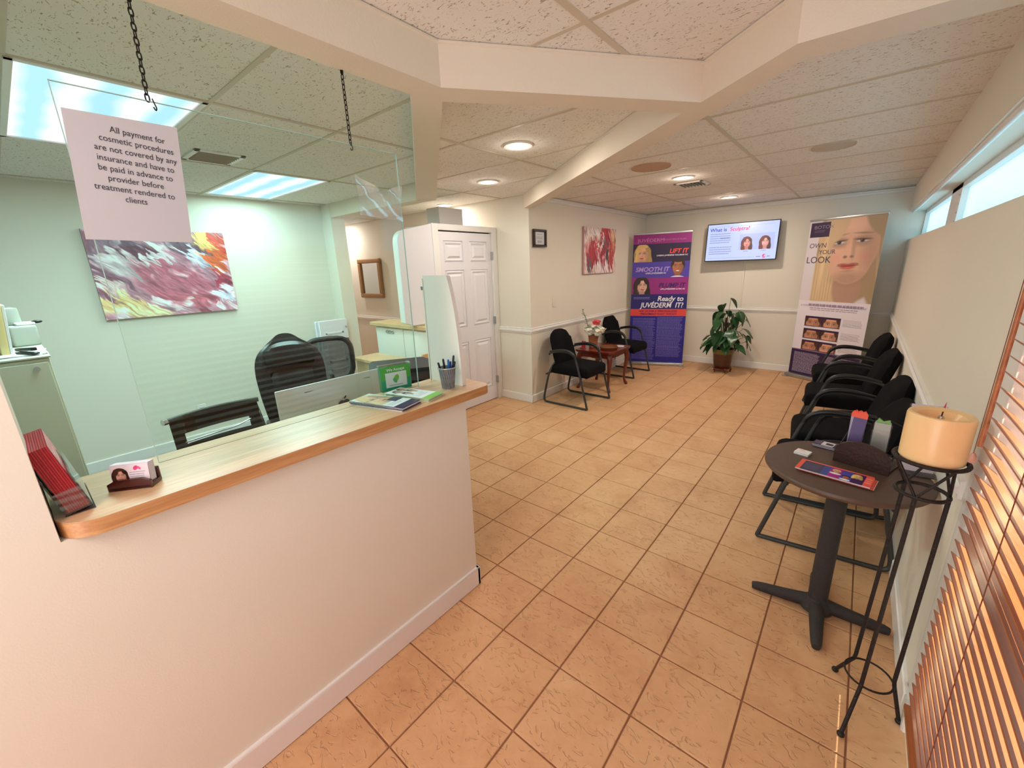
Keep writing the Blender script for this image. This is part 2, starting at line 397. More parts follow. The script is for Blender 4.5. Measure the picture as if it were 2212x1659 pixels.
        if style == 'long':
            E(-.55+side, -.45, .50, .30, hair, so, -.95); E(.52+side, -.50, .46, .25, hd, so, .95); E(-.1+side, -.86, .62, .22, hair, so)
            E(-.72+side, .2, .16, .85, hair, so, .06); E(.74+side, .2, .14, .85, hd, so, -.06); E(-.74+side, .3, .05, .7, hl, so, .08, .6)
        else:
            E(0, -.80, .62, .28, hair, so); E(-.58, -.45, .14, .34, hair, so, .2); E(.58, -.45, .14, .34, hair, so, -.2)
    def image(s, name):
        im = bpy.data.images.new(name, s.w, s.h); px = np.ones((s.h, s.w, 4), np.float32); px[..., :3] = np.clip(s.a[::-1], 0, 1)
        im.pixels.foreach_set(px.ravel()); im.update(); im.pack(); return im
def print_mat(cv, name, rough=.45, emit=0):
    M = bpy.data.materials.new(name); M.use_nodes = True; nt = M.node_tree; P = nt.nodes['Principled BSDF']; P.inputs['Roughness'].default_value = rough
    t = nt.nodes.new('ShaderNodeTexImage'); t.image = cv.image(name); t.interpolation = 'Linear'; t.extension = 'EXTEND'
    if emit:
        nt.links.new(t.outputs[0], P.inputs['Emission Color']); P.inputs['Emission Strength'].default_value = emit; P.inputs['Base Color'].default_value = (.02, .02, .02, 1)
    else: nt.links.new(t.outputs[0], P.inputs['Base Color'])
    return M
def print_quad(name, parent, org, u, v, w, h, m, nx=1, bend=None):
    """flat print: org = lower left, u/v unit directions"""
    me = bpy.data.meshes.new(name); o_, u, v = Vector(org), Vector(u).normalized(), Vector(v).normalized()
    vs, fs = [], []
    for i in range(nx+1):
        t = i/nx; off = (u.cross(v))*(bend(t) if bend else 0)
        vs += [o_+u*w*t+off, o_+u*w*t+v*h+off]
    for i in range(nx): fs.append((2*i, 2*i+2, 2*i+3, 2*i+1))
    me.from_pydata(vs, [], fs); uv = me.uv_layers.new(name='uv')
    for p in me.polygons:
        for li in p.loop_indices:
            vi = me.loops[li].vertex_index; uv.data[li].uv = ((vi//2)/nx, vi % 2)
    me.materials.append(m); return link(name, me, parent)

def vnoise(w, h, cells, seed):
    rng = np.random.RandomState(seed); g = rng.rand(cells+2, cells+2)
    Y, X = np.mgrid[0:h, 0:w]; x = X/w*cells; y = Y/h*cells; xi, yi = x.astype(int), y.astype(int); fx, fy = x-xi, y-yi
    fx, fy = fx*fx*(3-2*fx), fy*fy*(3-2*fy)
    return (g[yi, xi]*(1-fx)+g[yi, xi+1]*fx)*(1-fy)+(g[yi+1, xi]*(1-fx)+g[yi+1, xi+1]*fx)*fy
def fbm(w, h, cells, seed, oc=5): return sum(vnoise(w, h, cells*2**i, seed+i)*.5**i for i in range(oc))/sum(.5**i for i in range(oc))
def vn2(U, V, seed, n=256):
    g = np.random.RandomState(seed).rand(n, n); xi, yi = np.floor(U).astype(int), np.floor(V).astype(int); fx, fy = U-xi, V-yi
    fx, fy = fx*fx*(3-2*fx), fy*fy*(3-2*fy); a, b = xi % n, (xi+1) % n; c, d = yi % n, (yi+1) % n
    return (g[c, a]*(1-fx)+g[c, b]*fx)*(1-fy)+(g[d, a]*(1-fx)+g[d, b]*fx)*fy
def pour_painting(w, h, blobs, base, seed, warp=.16, angle=.6, hl=(246, 238, 240)):
    """poured-acrylic picture: soft colour blobs dragged into brush streaks along one direction"""
    c = Cv(w, h, base); asp = h/w; X, Y = c.X/w, c.Y/h*asp
    n1, n2 = fbm(w, h, 3, seed)-.5, fbm(w, h, 3, seed+20)-.5
    A = angle+n1*1.6; ca, sa = math.cos(angle), math.sin(angle)
    U, V = X+n1*warp, Y+n2*warp*asp
    P, Q = U*ca+V*sa, -U*sa+V*ca
    s1 = vn2(P*9, Q*46, seed+1)-.5; s2 = vn2(P*22, Q*110, seed+2)-.5; s3 = vn2(P*14+9, Q*14, seed+3)-.5
    dr = s1*.20+s2*.09
    U, V = X+n1*warp+ca*dr+s3*.05, (Y+n2*warp*asp+sa*dr+s3*.03)/asp
    for (bx_, by, rx, ry, ang, col) in blobs:
        dx, dy = U-bx_, V-by; c2, s_ = math.cos(ang), math.sin(ang)
        d = ((dx*c2+dy*s_)/rx)**2+((-dx*s_+dy*c2)/ry)**2
        c._mix(np.clip((1-d)*2.6, 0, 1), col, .9)
    c._mix(np.clip((s1+s3*.8-.16)*5, 0, 1)*np.clip((n2+.12)*6, 0, 1), hl, .62)
    c._mix(np.clip((-s1-s3*.6-.20)*5, 0, 1)*np.clip((-n1+.05)*6, 0, 1), (112, 56, 74), .45)
    c.a = np.clip(c.a*(1.07+.34*s2+.22*s1)[..., None]+.03, 0, 1)
    return c

# ------------------------------------------------------------------ floor
TS = .308
fl = struct(mk('floor', bx((-7, -3.4, -.06), (1.9, 6.3, -.006)), grout_m, smooth=False))
tile_me = bpy.data.meshes.new('tile')
_b = bx((-TS/2+.003, -TS/2+.003, -.02), (TS/2-.003, TS/2-.003, 0), .0022, 1)
bmesh.ops.recalc_face_normals(_b.bm, faces=_b.bm.faces); _b.bm.to_mesh(tile_me); _b.bm.free(); tile_me.materials.append(floor_m)
cells = []
for i in range(-22, 6):
    for j in range(-11, 21):
        x, y = (i+.5)*TS, (j+.5)*TS
        if x > 1.5 or (x < -2.1 and y > 2.9) or y > 6.15: continue
        vis = in_view((x, y, 0), 120) and x > -.45 or (x > -2.5 and y > 1.6 and in_view((x, y, 0), 60) and x > -.45-(y-.14)*.93)
        cells.append((not vis, math.hypot(x-CAM[0], y-CAM[1]), x, y))
cells.sort()
rest = B()
for k, (nv, dd, x, y) in enumerate(cells):
    if not nv and k < 300: link('tile', tile_me, fl, (x, y, 0))
    else: rest.box((x-TS/2+.003, y-TS/2+.003, -.02), (x+TS/2-.003, y+TS/2-.003, 0))
r_o = mk('tile_field', rest, floor_m, fl, smooth=False); r_o['kind'] = 'stuff'

# ------------------------------------------------------------------ walls
XR, XL, YB, XD, XO = 1.387, -1.868, 5.95, -2.36, -3.9
def wall(name, *boxes):
    b = B()
    for lo, hi in boxes: b.box(lo, hi)
    return struct(mk(name, b, wall_m, smooth=False))
wall('wall_back', ((XL-.15, YB, 0), (1.75, YB+.12, 2.5)))
wall('wall_left', ((XL-.12, 2.74, 0), (XL, YB+.02, 2.5)))
wall('wall_hall', ((-6.1, 2.74, 0), (XL-.119, 2.86, 2.5)))
wall('wall_hall_end', ((-6.12, 1.3, 2.03), (-6.0, 2.75, 2.5)), ((-6.12, 1.3, 0), (-6.0, 1.75, 2.03)), ((-6.12, 2.62, 0), (-6, 2.75, 2.03)))
wall('wall_office', ((XO-.12, -3.3, 0), (XO, 1.47, 2.5)))
wall('wall_office_end', ((XO-.12, 1.455, 0), (-3.695, 1.62, 2.5)), ((-6.1, 1.47, 0), (XO-.1, 1.6, 2.5)))
wall('wall_front', ((XO, -3.35, 0), (-.3, -3.2, 2.5)), ((-.3, -3.35, 2.12), (1.8, -3.2, 2.5)), ((-.3, -3.35, 0), (-.22, -3.2, 2.12)), ((1.32, -3.35, 0), (1.8, -3.2, 2.12)))
# right wall: low solid wall with a deep ledge under the clerestory, header above, opening for the blind window
wall('wall_right', ((XR, .64, 0), (XR+.30, YB, 1.765)), ((XR-.024, -3.2, 2.085), (XR+.30, YB, 2.5)),
     ((XR, -3.2, 1.70), (XR+.30, .66, 1.765)), ((XR, -3.2, 0), (XR+.3, -2.7, 1.8)), ((XR, -3.2, 0), (XR+.30, .66, .10)))
# clerestory frame + panes
wn = sroot('window_1', 'clerestory strip of frosted windows above the right wall')
fb = B()
for (a, b_) in [(YB-.03, YB), (3.42, 3.92), (.9, 1.05), (-1.6, -1.45), (-3.2, -3.15)]: fb.box((1.50, a, 1.765), (1.58, b_, 2.09), .004)
fb.box((1.51, -3.2, 1.765), (1.57, YB, 1.785)); fb.box((1.50, -3.2, 2.045), (1.58, YB, 2.09), .006)
mk('window_frame', fb, trim_m, wn)
frost = bpy.data.materials.new('frosted_pane'); frost.use_nodes = True
nt = frost.node_tree; nt.nodes.clear(); o = nt.nodes.new('ShaderNodeOutputMaterial')
tr_ = nt.nodes.new('ShaderNodeBsdfTransparent'); tr_.inputs[0].default_value = (.9, .97, 1, 1); tl_ = nt.nodes.new('ShaderNodeBsdfTranslucent'); tl_.inputs[0].default_value = (.85, .95, 1, 1)
gl_ = nt.nodes.new('ShaderNodeBsdfGlossy'); gl_.inputs['Roughness'].default_value = .25
m1 = nt.nodes.new('ShaderNodeMixShader'); m1.inputs[0].default_value = .55; m2 = nt.nodes.new('ShaderNodeMixShader'); m2.inputs[0].default_value = .05
nt.links.new(tr_.outputs[0], m1.inputs[1]); nt.links.new(tl_.outputs[0], m1.inputs[2]); nt.links.new(m1.outputs[0], m2.inputs[1]); nt.links.new(gl_.outputs[0], m2.inputs[2]); nt.links.new(m2.outputs[0], o.inputs[0])
for a, b_ in [(3.92, YB-.03), (1.05, 3.42), (-1.45, .9), (-3.15, -1.6)]:
    mk('pane', bx((1.535, a, 1.785), (1.54, b_, 2.045)), frost, wn, smooth=False)
# small bolts on the mullion
for z in (1.82, 1.88, 1.94, 2.0): mk('bolt', B().cyl((1.50, 3.44, z), (1.494, 3.44, z), .006, seg=10), alu_m, wn)
mk('head_moulding', B().tube([(XR+.004, -3.2, 2.083), (XR+.004, YB, 2.083)], .016, 10), trim_m, wn)

# blind window (glazed door opening) casing
cw = sroot('window_2', 'low window behind stained wooden blinds')
cb = B()
cb.box((XR+.0, .505, .10), (XR+.09, .645, 1.765), .004); cb.box((XR+.02, -2.7, .08), (XR+.12, .55, .13), .004)
mk('casing', cb, trim_m, cw)
fr = B()
for y in (-2.68, -1.62, -.56, .44): fr.box((XR+.13, y, .13), (XR+.17, y+.06, 1.70), .004)
for z in (.12, .9, 1.64): fr.box((XR+.13, -2.7, z), (XR+.17, .5, z+.06), .004)
mk('window_frame', fr, trim_m, cw)
for y in (-2.64, -1.58, -.52): mk('pane', bx((XR+.148, y, .17), (XR+.152, y+1.0, 1.66)), pane_m, cw, smooth=False)
# glazed entrance behind the camera
dn = sroot('door_3', 'glazed entrance door')
fr = B()
for x in (-.22, .50, 1.26): fr.box((x, -3.3, 0), (x+.06, -3.24, 2.12), .004)
for z in (0, .95, 2.06): fr.box((-.22, -3.3, z), (1.32, -3.24, z+.06), .004)
mk('door_frame', fr, trim_m, dn)
for x in (-.17, .55): mk('pane', bx((x, -3.272, .05), (x+.72, -3.268, 2.07)), pane_m, dn, smooth=False)

struct(mk('floor_office', B().prism([(XO, -3.2), (-.46, -3.2), (-.46, .14), (-1.6, 1.25), (-3.7, 1.25), (XO, 1.25)], -.002, .004), mat('bounce_carpet', (150, 150, 146), .95, bump=.6, bscale=400), smooth=False), 'unseen grey floor added behind the counter for neutral bounce')  # carpet added out of view, grey to bounce neutral light in the office
struct(mk('sun_blocker', bx((1.69, -6, 2.20), (2.50, 9, 2.32)), mat('blocker_paint', (196, 206, 206), .8), smooth=False), 'unseen slab added outside to keep sun off the clerestory')  # slab added out of view to block sun at the clerestory panes
# outside: pavement and a low hedge wall seen only as light
struct(mk('ground_outside', bx((1.9, -12, -.2), (14, 14, -.08)), mat('pavement', (150, 145, 138), .9, bump=.3, bscale=20)))

# ------------------------------------------------------------------ ceiling: boards, grid, beams
def clip(poly, zone):
    out = poly
    n = len(zone)
    for i in range(n):
        a, b_ = zone[i], zone[(i+1) % n]; inp, out = out, []
        f = lambda p: (b_[0]-a[0])*(p[1]-a[1])-(b_[1]-a[1])*(p[0]-a[0])
        for k in range(len(inp)):
            p, q = inp[k-1], inp[k]; fp, fq = f(p), f(q)
            if fp*fq < 0: t = fp/(fp-fq); out.append((p[0]+(q[0]-p[0])*t, p[1]+(q[1]-p[1])*t))
            if fq >= 0: out.append(q)
        if not out: return []
    return out
def area(p): return abs(sum(p[i-1][0]*p[i][1]-p[i][0]*p[i-1][1] for i in range(len(p))))/2
ce = struct(mk('ceiling', bx((-6.1, -3.3, 2.42), (1.7, 6.1, 2.5)), trim_m, smooth=False))
J1, J2, J3, JE = (-.25, .06), (.40, .93), (.79, .64), (1.42, .68)
zones = [ # polygon, x0, y0, skip cells
    ([(-.25, -3.25), (.79, -3.25), J3, J2, J1], .232, .285, []),
    ([(.79, -3.25), (1.42, -3.25), JE, J3], .232, .285, []),
    ([(XO-.02, -3.25), (-.25, -3.25), J1, (-2.13, 1.5), (XO-.02, 1.5)], -1.33, .28, [(-2.0, -.6), (-3.2, .6)]),
    ([J1, J2, (XL, 2.76), (-2.25, 2.76), (-2.25, 1.5)], -1.03, .32, []),
    ([(-6.05, 1.5), (-2.25, 1.5), (-2.25, 2.76), (-6.05, 2.76)], -2.25, .32, []),
    ([J3, JE, (1.42, YB+.02), (XL-.02, YB+.02), (XL-.02, 2.76), J2], .2515, 1.583, []),
]
PX, PY = 1.22, .605
strips = B()
rs = random.Random(3)
for zi, (poly, x0, y0, skip) in enumerate(zones):
    py = .6 if zi == 5 else PY
    xs = [x0+PX*k for k in range(-6, 4)]; ys = [y0+py*k for k in range(-8, 11)]
    for x in xs:
        for y in ys:
            cxx, cyy = x+PX/2, y+py/2
            if any(abs(cxx-a) < .3 and abs(cyy-b_) < .2 for a, b_ in skip): continue
            q = clip([(x+.004, y+.004), (x+PX-.004, y+.004), (x+PX-.004, y+py-.004), (x+.004, y+py-.004)], poly)
            if len(q) < 3 or area(q) < .003: continue
            dz = rs.uniform(0, .0015); c0 = (sum(p[0] for p in q)/len(q), sum(p[1] for p in q)/len(q))
            vis = any(in_view((p[0], p[1], H), 40) for p in q+[c0])
            b = B().prism([(p[0]-x, p[1]-y) for p in q], 0, .014)
            if vis:
                t = mk('ceiling_tile', b, board_m, ce, smooth=False, loc=(x, y, H+.003+dz))
            else: mk('ceiling_tile', b, board_m, ce, smooth=False, loc=(x, y, H+.003+dz))
    for x in xs:
        q = clip([(x-.012, -4), (x+.012, -4), (x+.012, 7), (x-.012, 7)], poly)
        if len(q) > 2: mk('grid_runner', B().prism(q, H-.001, H+.008), grid_m, ce, smooth=False)
    for y in ys:
        q = clip([(-7, y-.010), (2, y-.010), (2, y+.010), (-7, y+.010)], poly)
        if len(q) > 2: mk('grid_runner', B().prism(q, H, H+.008), grid_m, ce, smooth=False)
# beams: one continuous soffit polygon per run, bottom at 2.22
def strip_poly(a, b_, w, wl=None):
    d = Vector((b_[0]-a[0], b_[1]-a[1])).normalized(); n = Vector((-d.y, d.x))
    return [(a[0]-n.x*w, a[1]-n.y*w), (b_[0]-n.x*w, b_[1]-n.y*w), (b_[0]+n.x*w, b_[1]+n.y*w), (a[0]+n.x*w, a[1]+n.y*w)]
BZ = 2.22
# measured outlines (inner edge / outer edge)
runs = [
    [(-.196, -3.2), (-.196, .027), (-.32, -.008), (-.32, -3.2)],
    [(-.196, .027), (.435, .853), (.339, .926), (-.288, .115), (-.318, -.008)],
    [(.435, .853), (.79, .567), (.79, .705), (.415, 1.04), (.339, .926)],
    [(.79, .567), (1.40, .60), (1.40, .752), (.79, .705)],
    [(-.318, -.008), (-.288, .115), (-2.055, 1.60), (-2.171, 1.47)],
    [(.339, .926), (.415, 1.04), (-1.84, 2.78), (-1.90, 2.70)],
    [(-3.70, 1.458), (-2.16, 1.458), (-2.055, 1.60), (-3.70, 1.60)],
]
beams = B()
for q in runs: beams.prism(q, BZ, H+.03)
bo = struct(mk('trim_1', beams, beam_m, smooth=False), 'painted dropped ceiling beams meeting at angles')
# thin lip mouldings where beams meet the ceiling
lip = B()
for a, b_ in [((-.196, -1.6), (-.196, .027)), ((-.196, .027), (.435, .853)), ((.435, .853), (.79, .567)), ((.79, .567), (1.37, .60)), ((.339, .926), (-1.88, 2.69))]:
    lip.tube([(a[0], a[1], H-.004), (b_[0], b_[1], H-.004)], .007, 6)
mk('lip', lip, beam_m, bo)

# baseboards, chair rails, crown
def run(name, pts_boxes, m=trim_m):
    b = B()
    for lo, hi in pts_boxes: b.box(lo, hi, .005, 1)
    return struct(mk(name, b, m))
run('baseboard_left', [((XL-.02, 2.722, 0), (XL+.014, YB, .095))])
run('baseboard_hall', [((XD, 2.724, 0), (XL+.012, 2.745, .095)), ((-6, 2.724, 0), (-2.9, 2.745, .095))])
run('baseboard_back', [((XL, YB-.014, 0), (XR, YB+.01, .095))])
run('baseboard_right', [((XR-.014, .60, 0), (XR+.01, YB, .095)), ((XR-.012, .52, 0), (XR+.06, .602, .10))])
run('baseboard_office', [((XO-.01, -3.2, 0), (XO+.014, 1.46, .10))])
run('baseboard_counter', [((-.31, -3.2, 0), (-.284, .152, .105)), ((-.46, .13, 0), (-.284, .155, .105))])
def rail(n, *segs):
    b = B()
    for a, c_, ax in segs:
        z = .88
        nx = (c_[0]-a[0], c_[1]-a[1]); L = math.hypot(*nx); ux, uy = nx[0]/L, nx[1]/L; px, py_ = uy*ax, -ux*ax
        prof = [(0, -.032), (.010, -.030), (.012, -.016), (.022, -.008), (.022, .008), (.012, .016), (.014, .030), (0, .034)]
        V = [[(p[0]+px*d, p[1]+py_*d, z+h) for d, h in prof] for p in (a, c_)]
        vs = b._add(V[0]+V[1], [tuple(range(8)), tuple(range(15, 7, -1))]+[(i, (i+1) % 8, 8+(i+1) % 8, 8+i) for i in range(8)])
    return struct(mk(n, b, trim_m))
rail('trim_2', ((XL, 2.722), (XL, YB), 1))['label'] = 'white chair rail moulding along the left wall'
rail('trim_3', ((XL+.02, 2.74), (XD, 2.74), -1), ((-2.9, 2.74), (-6, 2.74), -1))['label'] = 'white chair rail moulding along the hall wall'
rail('trim_4', ((XL, YB), (XR, YB), 1))['label'] = 'white chair rail moulding along the back wall'
rail('trim_5', ((XR, .66), (XR, YB), -1))['label'] = 'white chair rail moulding along the right wall'
cb = B()
for lo, hi in [((XL-.01, 2.745, 2.31), (XL+.016, YB, H)), ((XL-.01, 2.745, 2.335), (XL+.03, YB, H)), ((XL, YB-.016, 2.31), (XR, YB+.01, H)), ((XL, YB-.03, 2.335), (XR, YB+.01, H))]: cb.box(lo, hi, .004, 1)
struct(mk('trim_6', cb, trim_m), 'thin crown moulding under the ceiling of the waiting area')
# cable raceway under the screen
struct(mk('trim_7', bx((-.345, YB-.012, .92), (-.315, YB+.005, 1.66), .003), wall_m), 'painted cable cover running down from the wall screen')

# ------------------------------------------------------------------ ceiling fittings
diff_m = bpy.data.materials.new('fluorescent_diffuser'); diff_m.use_nodes = True
nt = diff_m.node_tree; nt.nodes.clear()
o = nt.nodes.new('ShaderNodeOutputMaterial'); e = nt.nodes.new('ShaderNodeEmission'); tc = nt.nodes.new('ShaderNodeTexCoord')
wv = nt.nodes.new('ShaderNodeTexWave'); wv.wave_type = 'BANDS'; wv.bands_direction = 'Y'; wv.inputs['Scale'].default_value = 1.55; wv.inputs['Distortion'].default_value = .9; wv.inputs['Detail'].default_value = 0; wv.inputs['Detail Scale'].default_value = 3
rp = nt.nodes.new('ShaderNodeValToRGB'); rp.color_ramp.elements[0].position = .1; rp.color_ramp.elements[0].color = (*lin((176, 228, 250)), 1); rp.color_ramp.elements[1].position = .85; rp.color_ramp.elements[1].color = (.93, 1, 1, 1)
nt.links.new(tc.outputs['Object'], wv.inputs[0]); nt.links.new(wv.outputs['Fac'], rp.inputs[0]); nt.links.new(rp.outputs[0], e.inputs[0]); e.inputs[1].default_value = 1.15; nt.links.new(e.outputs[0], o.inputs[0])
for x0, y0, lab in [(-2.55, -.93, 'fluorescent ceiling panel at upper left, nearer the counter'), (-3.77, .28, 'fluorescent ceiling panel farther back, above the abstract painting')]:
    t = thing('ceiling_light_panel', lab, 'ceiling light', (x0+.61, y0+.3025, H), group='fluorescent panels over the office')
    f_ = B()
    for lo, hi in [((-.61, -.30, -.004), (.61, -.275, .03)), ((-.61, .275, -.004), (.61, .30, .03)), ((-.61, -.30, -.004), (-.585, .30, .03)), ((.585, -.30, -.004), (.61, .30, .03))]: f_.box(lo, hi, .002, 1)
    mk('frame', f_, trim_m, t); mk('diffuser', bx((-.59, -.28, .004), (.59, .28, .01)), diff_m, t, smooth=False)
    add_light('fluorescent_tubes', 'AREA', (x0+.61, y0+.3025, H-.012), 42 if y0 < 0 else 18, OFFICE, 1.16, .54)
# recessed downlights; the glowing panel behind the camera is an added fill
def downlight(x, y, lab, col, e, glow=6):
    t = thing('recessed_downlight', lab, 'ceiling light', (x, y, H), group='recessed downlights')
    mk('trim_ring', B().lathe([(.072, .004), (.066, -.006), (.092, -.006), (.096, .004)], seg=36, cap=False), trim_m, t)
    mk('lamp', B().lathe([(.069, .0), (.069, .003)], seg=36), emis('downlight_glow_%d' % int(col[2]*100), tuple(255*min(1, c*1.08) for c in col), glow), t, smooth=False)
    add_light('downlight_beam', 'AREA', (x, y, H-.012), e, col, .12, shape='DISK')
    add_light('downlight_halo', 'POINT', (x, y, H-.05), e*.10, col, .03)
NEU = (1, .90, .80)
downlight(-.80, 1.226, 'bright round downlight nearest the angled beams over the passage', NEU, 7)
downlight(-1.71, 1.93, 'round downlight over the passage in front of the white panelled door', NEU, 7)
downlight(-2.99, 2.55, 'downlight half hidden behind the grey box on top of the closet', NEU, 8)
downlight(-5.57, 2.45, 'small downlight at the far end of the hall near the mirror', (1, .86, .80), 11)
downlight(-.39, 3.195, 'warm round downlight beside the ceiling vent of the waiting area', WARM, 14)
downlight(-.395, 4.948, 'warm round downlight closest to the wall screen', WARM, 14)
mk('rear_fill_panel', bx((0, -2.15, H-.006), (1.1, -1.65, H)), emis('fill_glow', (255, 226, 214), 3.5), ce, smooth=False)  # made-up glowing panel and lamp, out of view, to brighten the foreground
add_light('front_fill_lamp', 'AREA', (.55, -1.9, H-.02), 17, (1, .85, .83), 1.1, .5)
for x, y, r, lab, m in [(-.433, 2.515, .155, 'round tan ceiling speaker left of the warm downlights', mat('speaker_grille', (206, 168, 138), .8, bump=.6, bscale=500)), (.744, 2.9, .13, 'faint round pale ceiling speaker near the clerestory windows', mat('speaker_grille_pale', (214, 200, 180), .85, bump=.6, bscale=500))]:
    t = thing('ceiling_speaker', lab, 'speaker', (x, y, H), group='round ceiling speakers')
    mk('grille', B().lathe([(.002, -.006), (r*.95, -.005), (r*.96, .002)], seg=40), m, t)
    mk('rim', B().lathe([(r*.95, .004), (r*.955, -.008), (r, -.006), (r*1.01, .004)], seg=40, cap=False), m, t)
def vent(x, y, lab, sx, sy):
    t = thing('ceiling_vent', lab, 'vent', (x, y, H), group='ceiling air vents')
    f_ = B()
    for lo, hi in [((-sx, -sy, -.006), (sx, -sy+.03, .004)), ((-sx, sy-.03, -.006), (sx, sy, .004)), ((-sx, -sy, -.006), (-sx+.03, sy, .004)), ((sx-.03, -sy, -.006), (sx, sy, .004))]: f_.box(lo, hi, .002, 1)
    mk('frame', f_, trim_m, t); mk('backing', bx((-sx+.02, -sy+.02, .001), (sx-.02, sy-.02, .0028)), dark_m, t, smooth=False)
    n = 7
    for i in range(n):
        xx = -sx+.045+(2*sx-.09)*i/(n-1)
        mk('slat', B().box((-.010, -sy+.03, -.0008), (.010, sy-.03, .0008), T=Matrix.Translation((xx, 0, -.004))@Matrix.Rotation(1.25, 4, 'Y')), grid_m, t, smooth=False)
vent(-2.33, -.03, 'square air vent behind the hanging paper notice', .15, .14)
vent(-.44, 3.62, 'square air vent beside the warm downlight', .14, .14)

# ------------------------------------------------------------------ closet with six-panel door
cl = struct(mk('closet', B().box((-2.78, 1.78, 0), (XD-.045, 2.739, 2.03)).box((-2.78, 1.78, 2.03), (XD-.0, 2.739, 2.05)), wall_m, smooth=False), 'boxed-out closet around the white panelled door')
dr = sroot('door_1', 'white six-panel door with three hinges on its right')
cs = B()
for lo, hi in [((XD-.03, 1.765, 0), (XD+.018, 1.845, 2.06)), ((XD-.03, 2.655, 0), (XD+.018, 2.735, 2.06)), ((XD-.03, 1.845, 2.0), (XD+.018, 2.655, 2.06))]: cs.box(lo, hi, .004, 2)
mk('casing', cs, trim_m, dr)
mk('slab', bx((XD-.04, 1.85, .01), (XD-.018, 2.65, 1.988), .002, 1), door_m, dr)
mk('gap_shadow', bx((XD-.05, 1.846, 1.985), (XD-.03, 2.654, 2.0)), dark_m, dr, smooth=False)
for (y0, y1) in ((1.92, 2.20), (2.30, 2.58)):
    for (z0, z1) in ((1.68, 1.90), (.97, 1.60), (.18, .80)):
        b = B(); g = .022
        V = [(XD-.019, y0, z0), (XD-.019, y1, z0), (XD-.019, y1, z1), (XD-.019, y0, z1)]
        V2 = [(XD-.002, y0+g, z0+g), (XD-.002, y1-g, z0+g), (XD-.002, y1-g, z1-g), (XD-.002, y0+g, z1-g)]
        V3 = [(XD-.016, y0+g*1.9, z0+g*1.9), (XD-.016, y1-g*1.9, z0+g*1.9), (XD-.016, y1-g*1.9, z1-g*1.9), (XD-.016, y0+g*1.9, z1-g*1.9)]
        V4 = [(XD+.001, y0+g*3, z0+g*3), (XD+.001, y1-g*3, z0+g*3), (XD+.001, y1-g*3, z1-g*3), (XD+.001, y0+g*3, z1-g*3)]
        q = lambda a: [(a+i, a+(i+1) % 4, a+4+(i+1) % 4, a+4+i) for i in range(4)]
        b._add(V+V2+V3+V4, q(0)+q(4)+q(8)+[(12, 13, 14, 15)])
        mk('panel', b, door_m, dr, smooth=False)
st_ = B()
for lo, hi in [((XD-.02, 1.85, .01), (XD-.006, 1.92, 1.988)), ((XD-.02, 2.20, .01), (XD-.006, 2.30, 1.988)), ((XD-.02, 2.58, .01), (XD-.006, 2.65, 1.988)), ((XD-.02, 1.92, .01), (XD-.006, 2.20, .18)), ((XD-.02, 2.30, .01), (XD-.006, 2.58, .18)),
               ((XD-.02, 1.92, .80), (XD-.006, 2.20, .97)), ((XD-.02, 2.30, .80), (XD-.006, 2.58, .97)), ((XD-.02, 1.92, 1.60), (XD-.006, 2.20, 1.68)), ((XD-.02, 2.30, 1.60), (XD-.006, 2.58, 1.68)), ((XD-.02, 1.92, 1.90), (XD-.006, 2.20, 1.988)), ((XD-.02, 2.30, 1.90), (XD-.006, 2.58, 1.988))]: st_.box(lo, hi)
mk('stiles', st_, door_m, dr, smooth=False)
for z in (1.746, 1.0, .254):
    mk('hinge', B().cyl((XD+.022, 2.652, z-.045), (XD+.022, 2.652, z+.045), .007, seg=10).box((XD-.006, 2.64, z-.045), (XD+.02, 2.664, z+.045)), alu_m, dr)
# door at the end of the hall
d2 = sroot('door_2', 'white doorway at the far end of the hall')
cs = B()
for lo, hi in [((-6.02, 1.70, 0), (-5.975, 1.78, 2.08)), ((-6.02, 2.60, 0), (-5.975, 2.70, 2.08)), ((-6.02, 1.70, 2.0), (-5.975, 2.70, 2.08))]: cs.box(lo, hi, .004)
mk('casing', cs, trim_m, d2); mk('slab', bx((-6.08, 1.78, .01), (-6.04, 2.60, 2.0)), door_m, d2, smooth=False)

# ------------------------------------------------------------------ counter
# low wall + wood top
struct(mk('wall_counter', B().prism([(-3.25, 0), (.14, 0), (.14, 1.028), (-1.163, 1.028), (-1.163, 2.34), (-3.25, 2.34)], -.46, -.30, T=Matrix(((0, 0, 1, 0), (1, 0, 0, 0), (0, 1, 0, 0), (0, 0, 0, 1)))), wall_m, smooth=False))
def round_rect(x0, y0, x1, y1, rads, n=8):
    P = []
    for (cx, cy, sx, sy, r, a0) in [(x1, y0, -1, 1, rads[0], -PI/2), (x1, y1, -1, -1, rads[1], 0), (x0, y1, 1, -1, rads[2], PI/2), (x0, y0, 1, 1, rads[3], PI)]:
        for k in range(n+1):
            a = a0+PI/2*k/n; P.append((cx+sx*r+r*math.cos(a), cy+sy*r+r*math.sin(a)))
    return P
t = thing('reception_counter', 'long oak counter top with rounded corners on the pink-lit half wall', 'counter', (0, 0, 1.03))
P = round_rect(-.60, -1.162, -.262, .285, (.085, .05, .01, .01))
mk('worktop', B().prism(P, 0, .0385), oakedge_m, t)
P2 = round_rect(-.599, -1.161, -.263, .284, (.085, .05, .01, .01))
mk('laminate', B().prism(P2, .0386, .040), oak_m, t, label='pale oak laminate surface')
CT = 1.0702

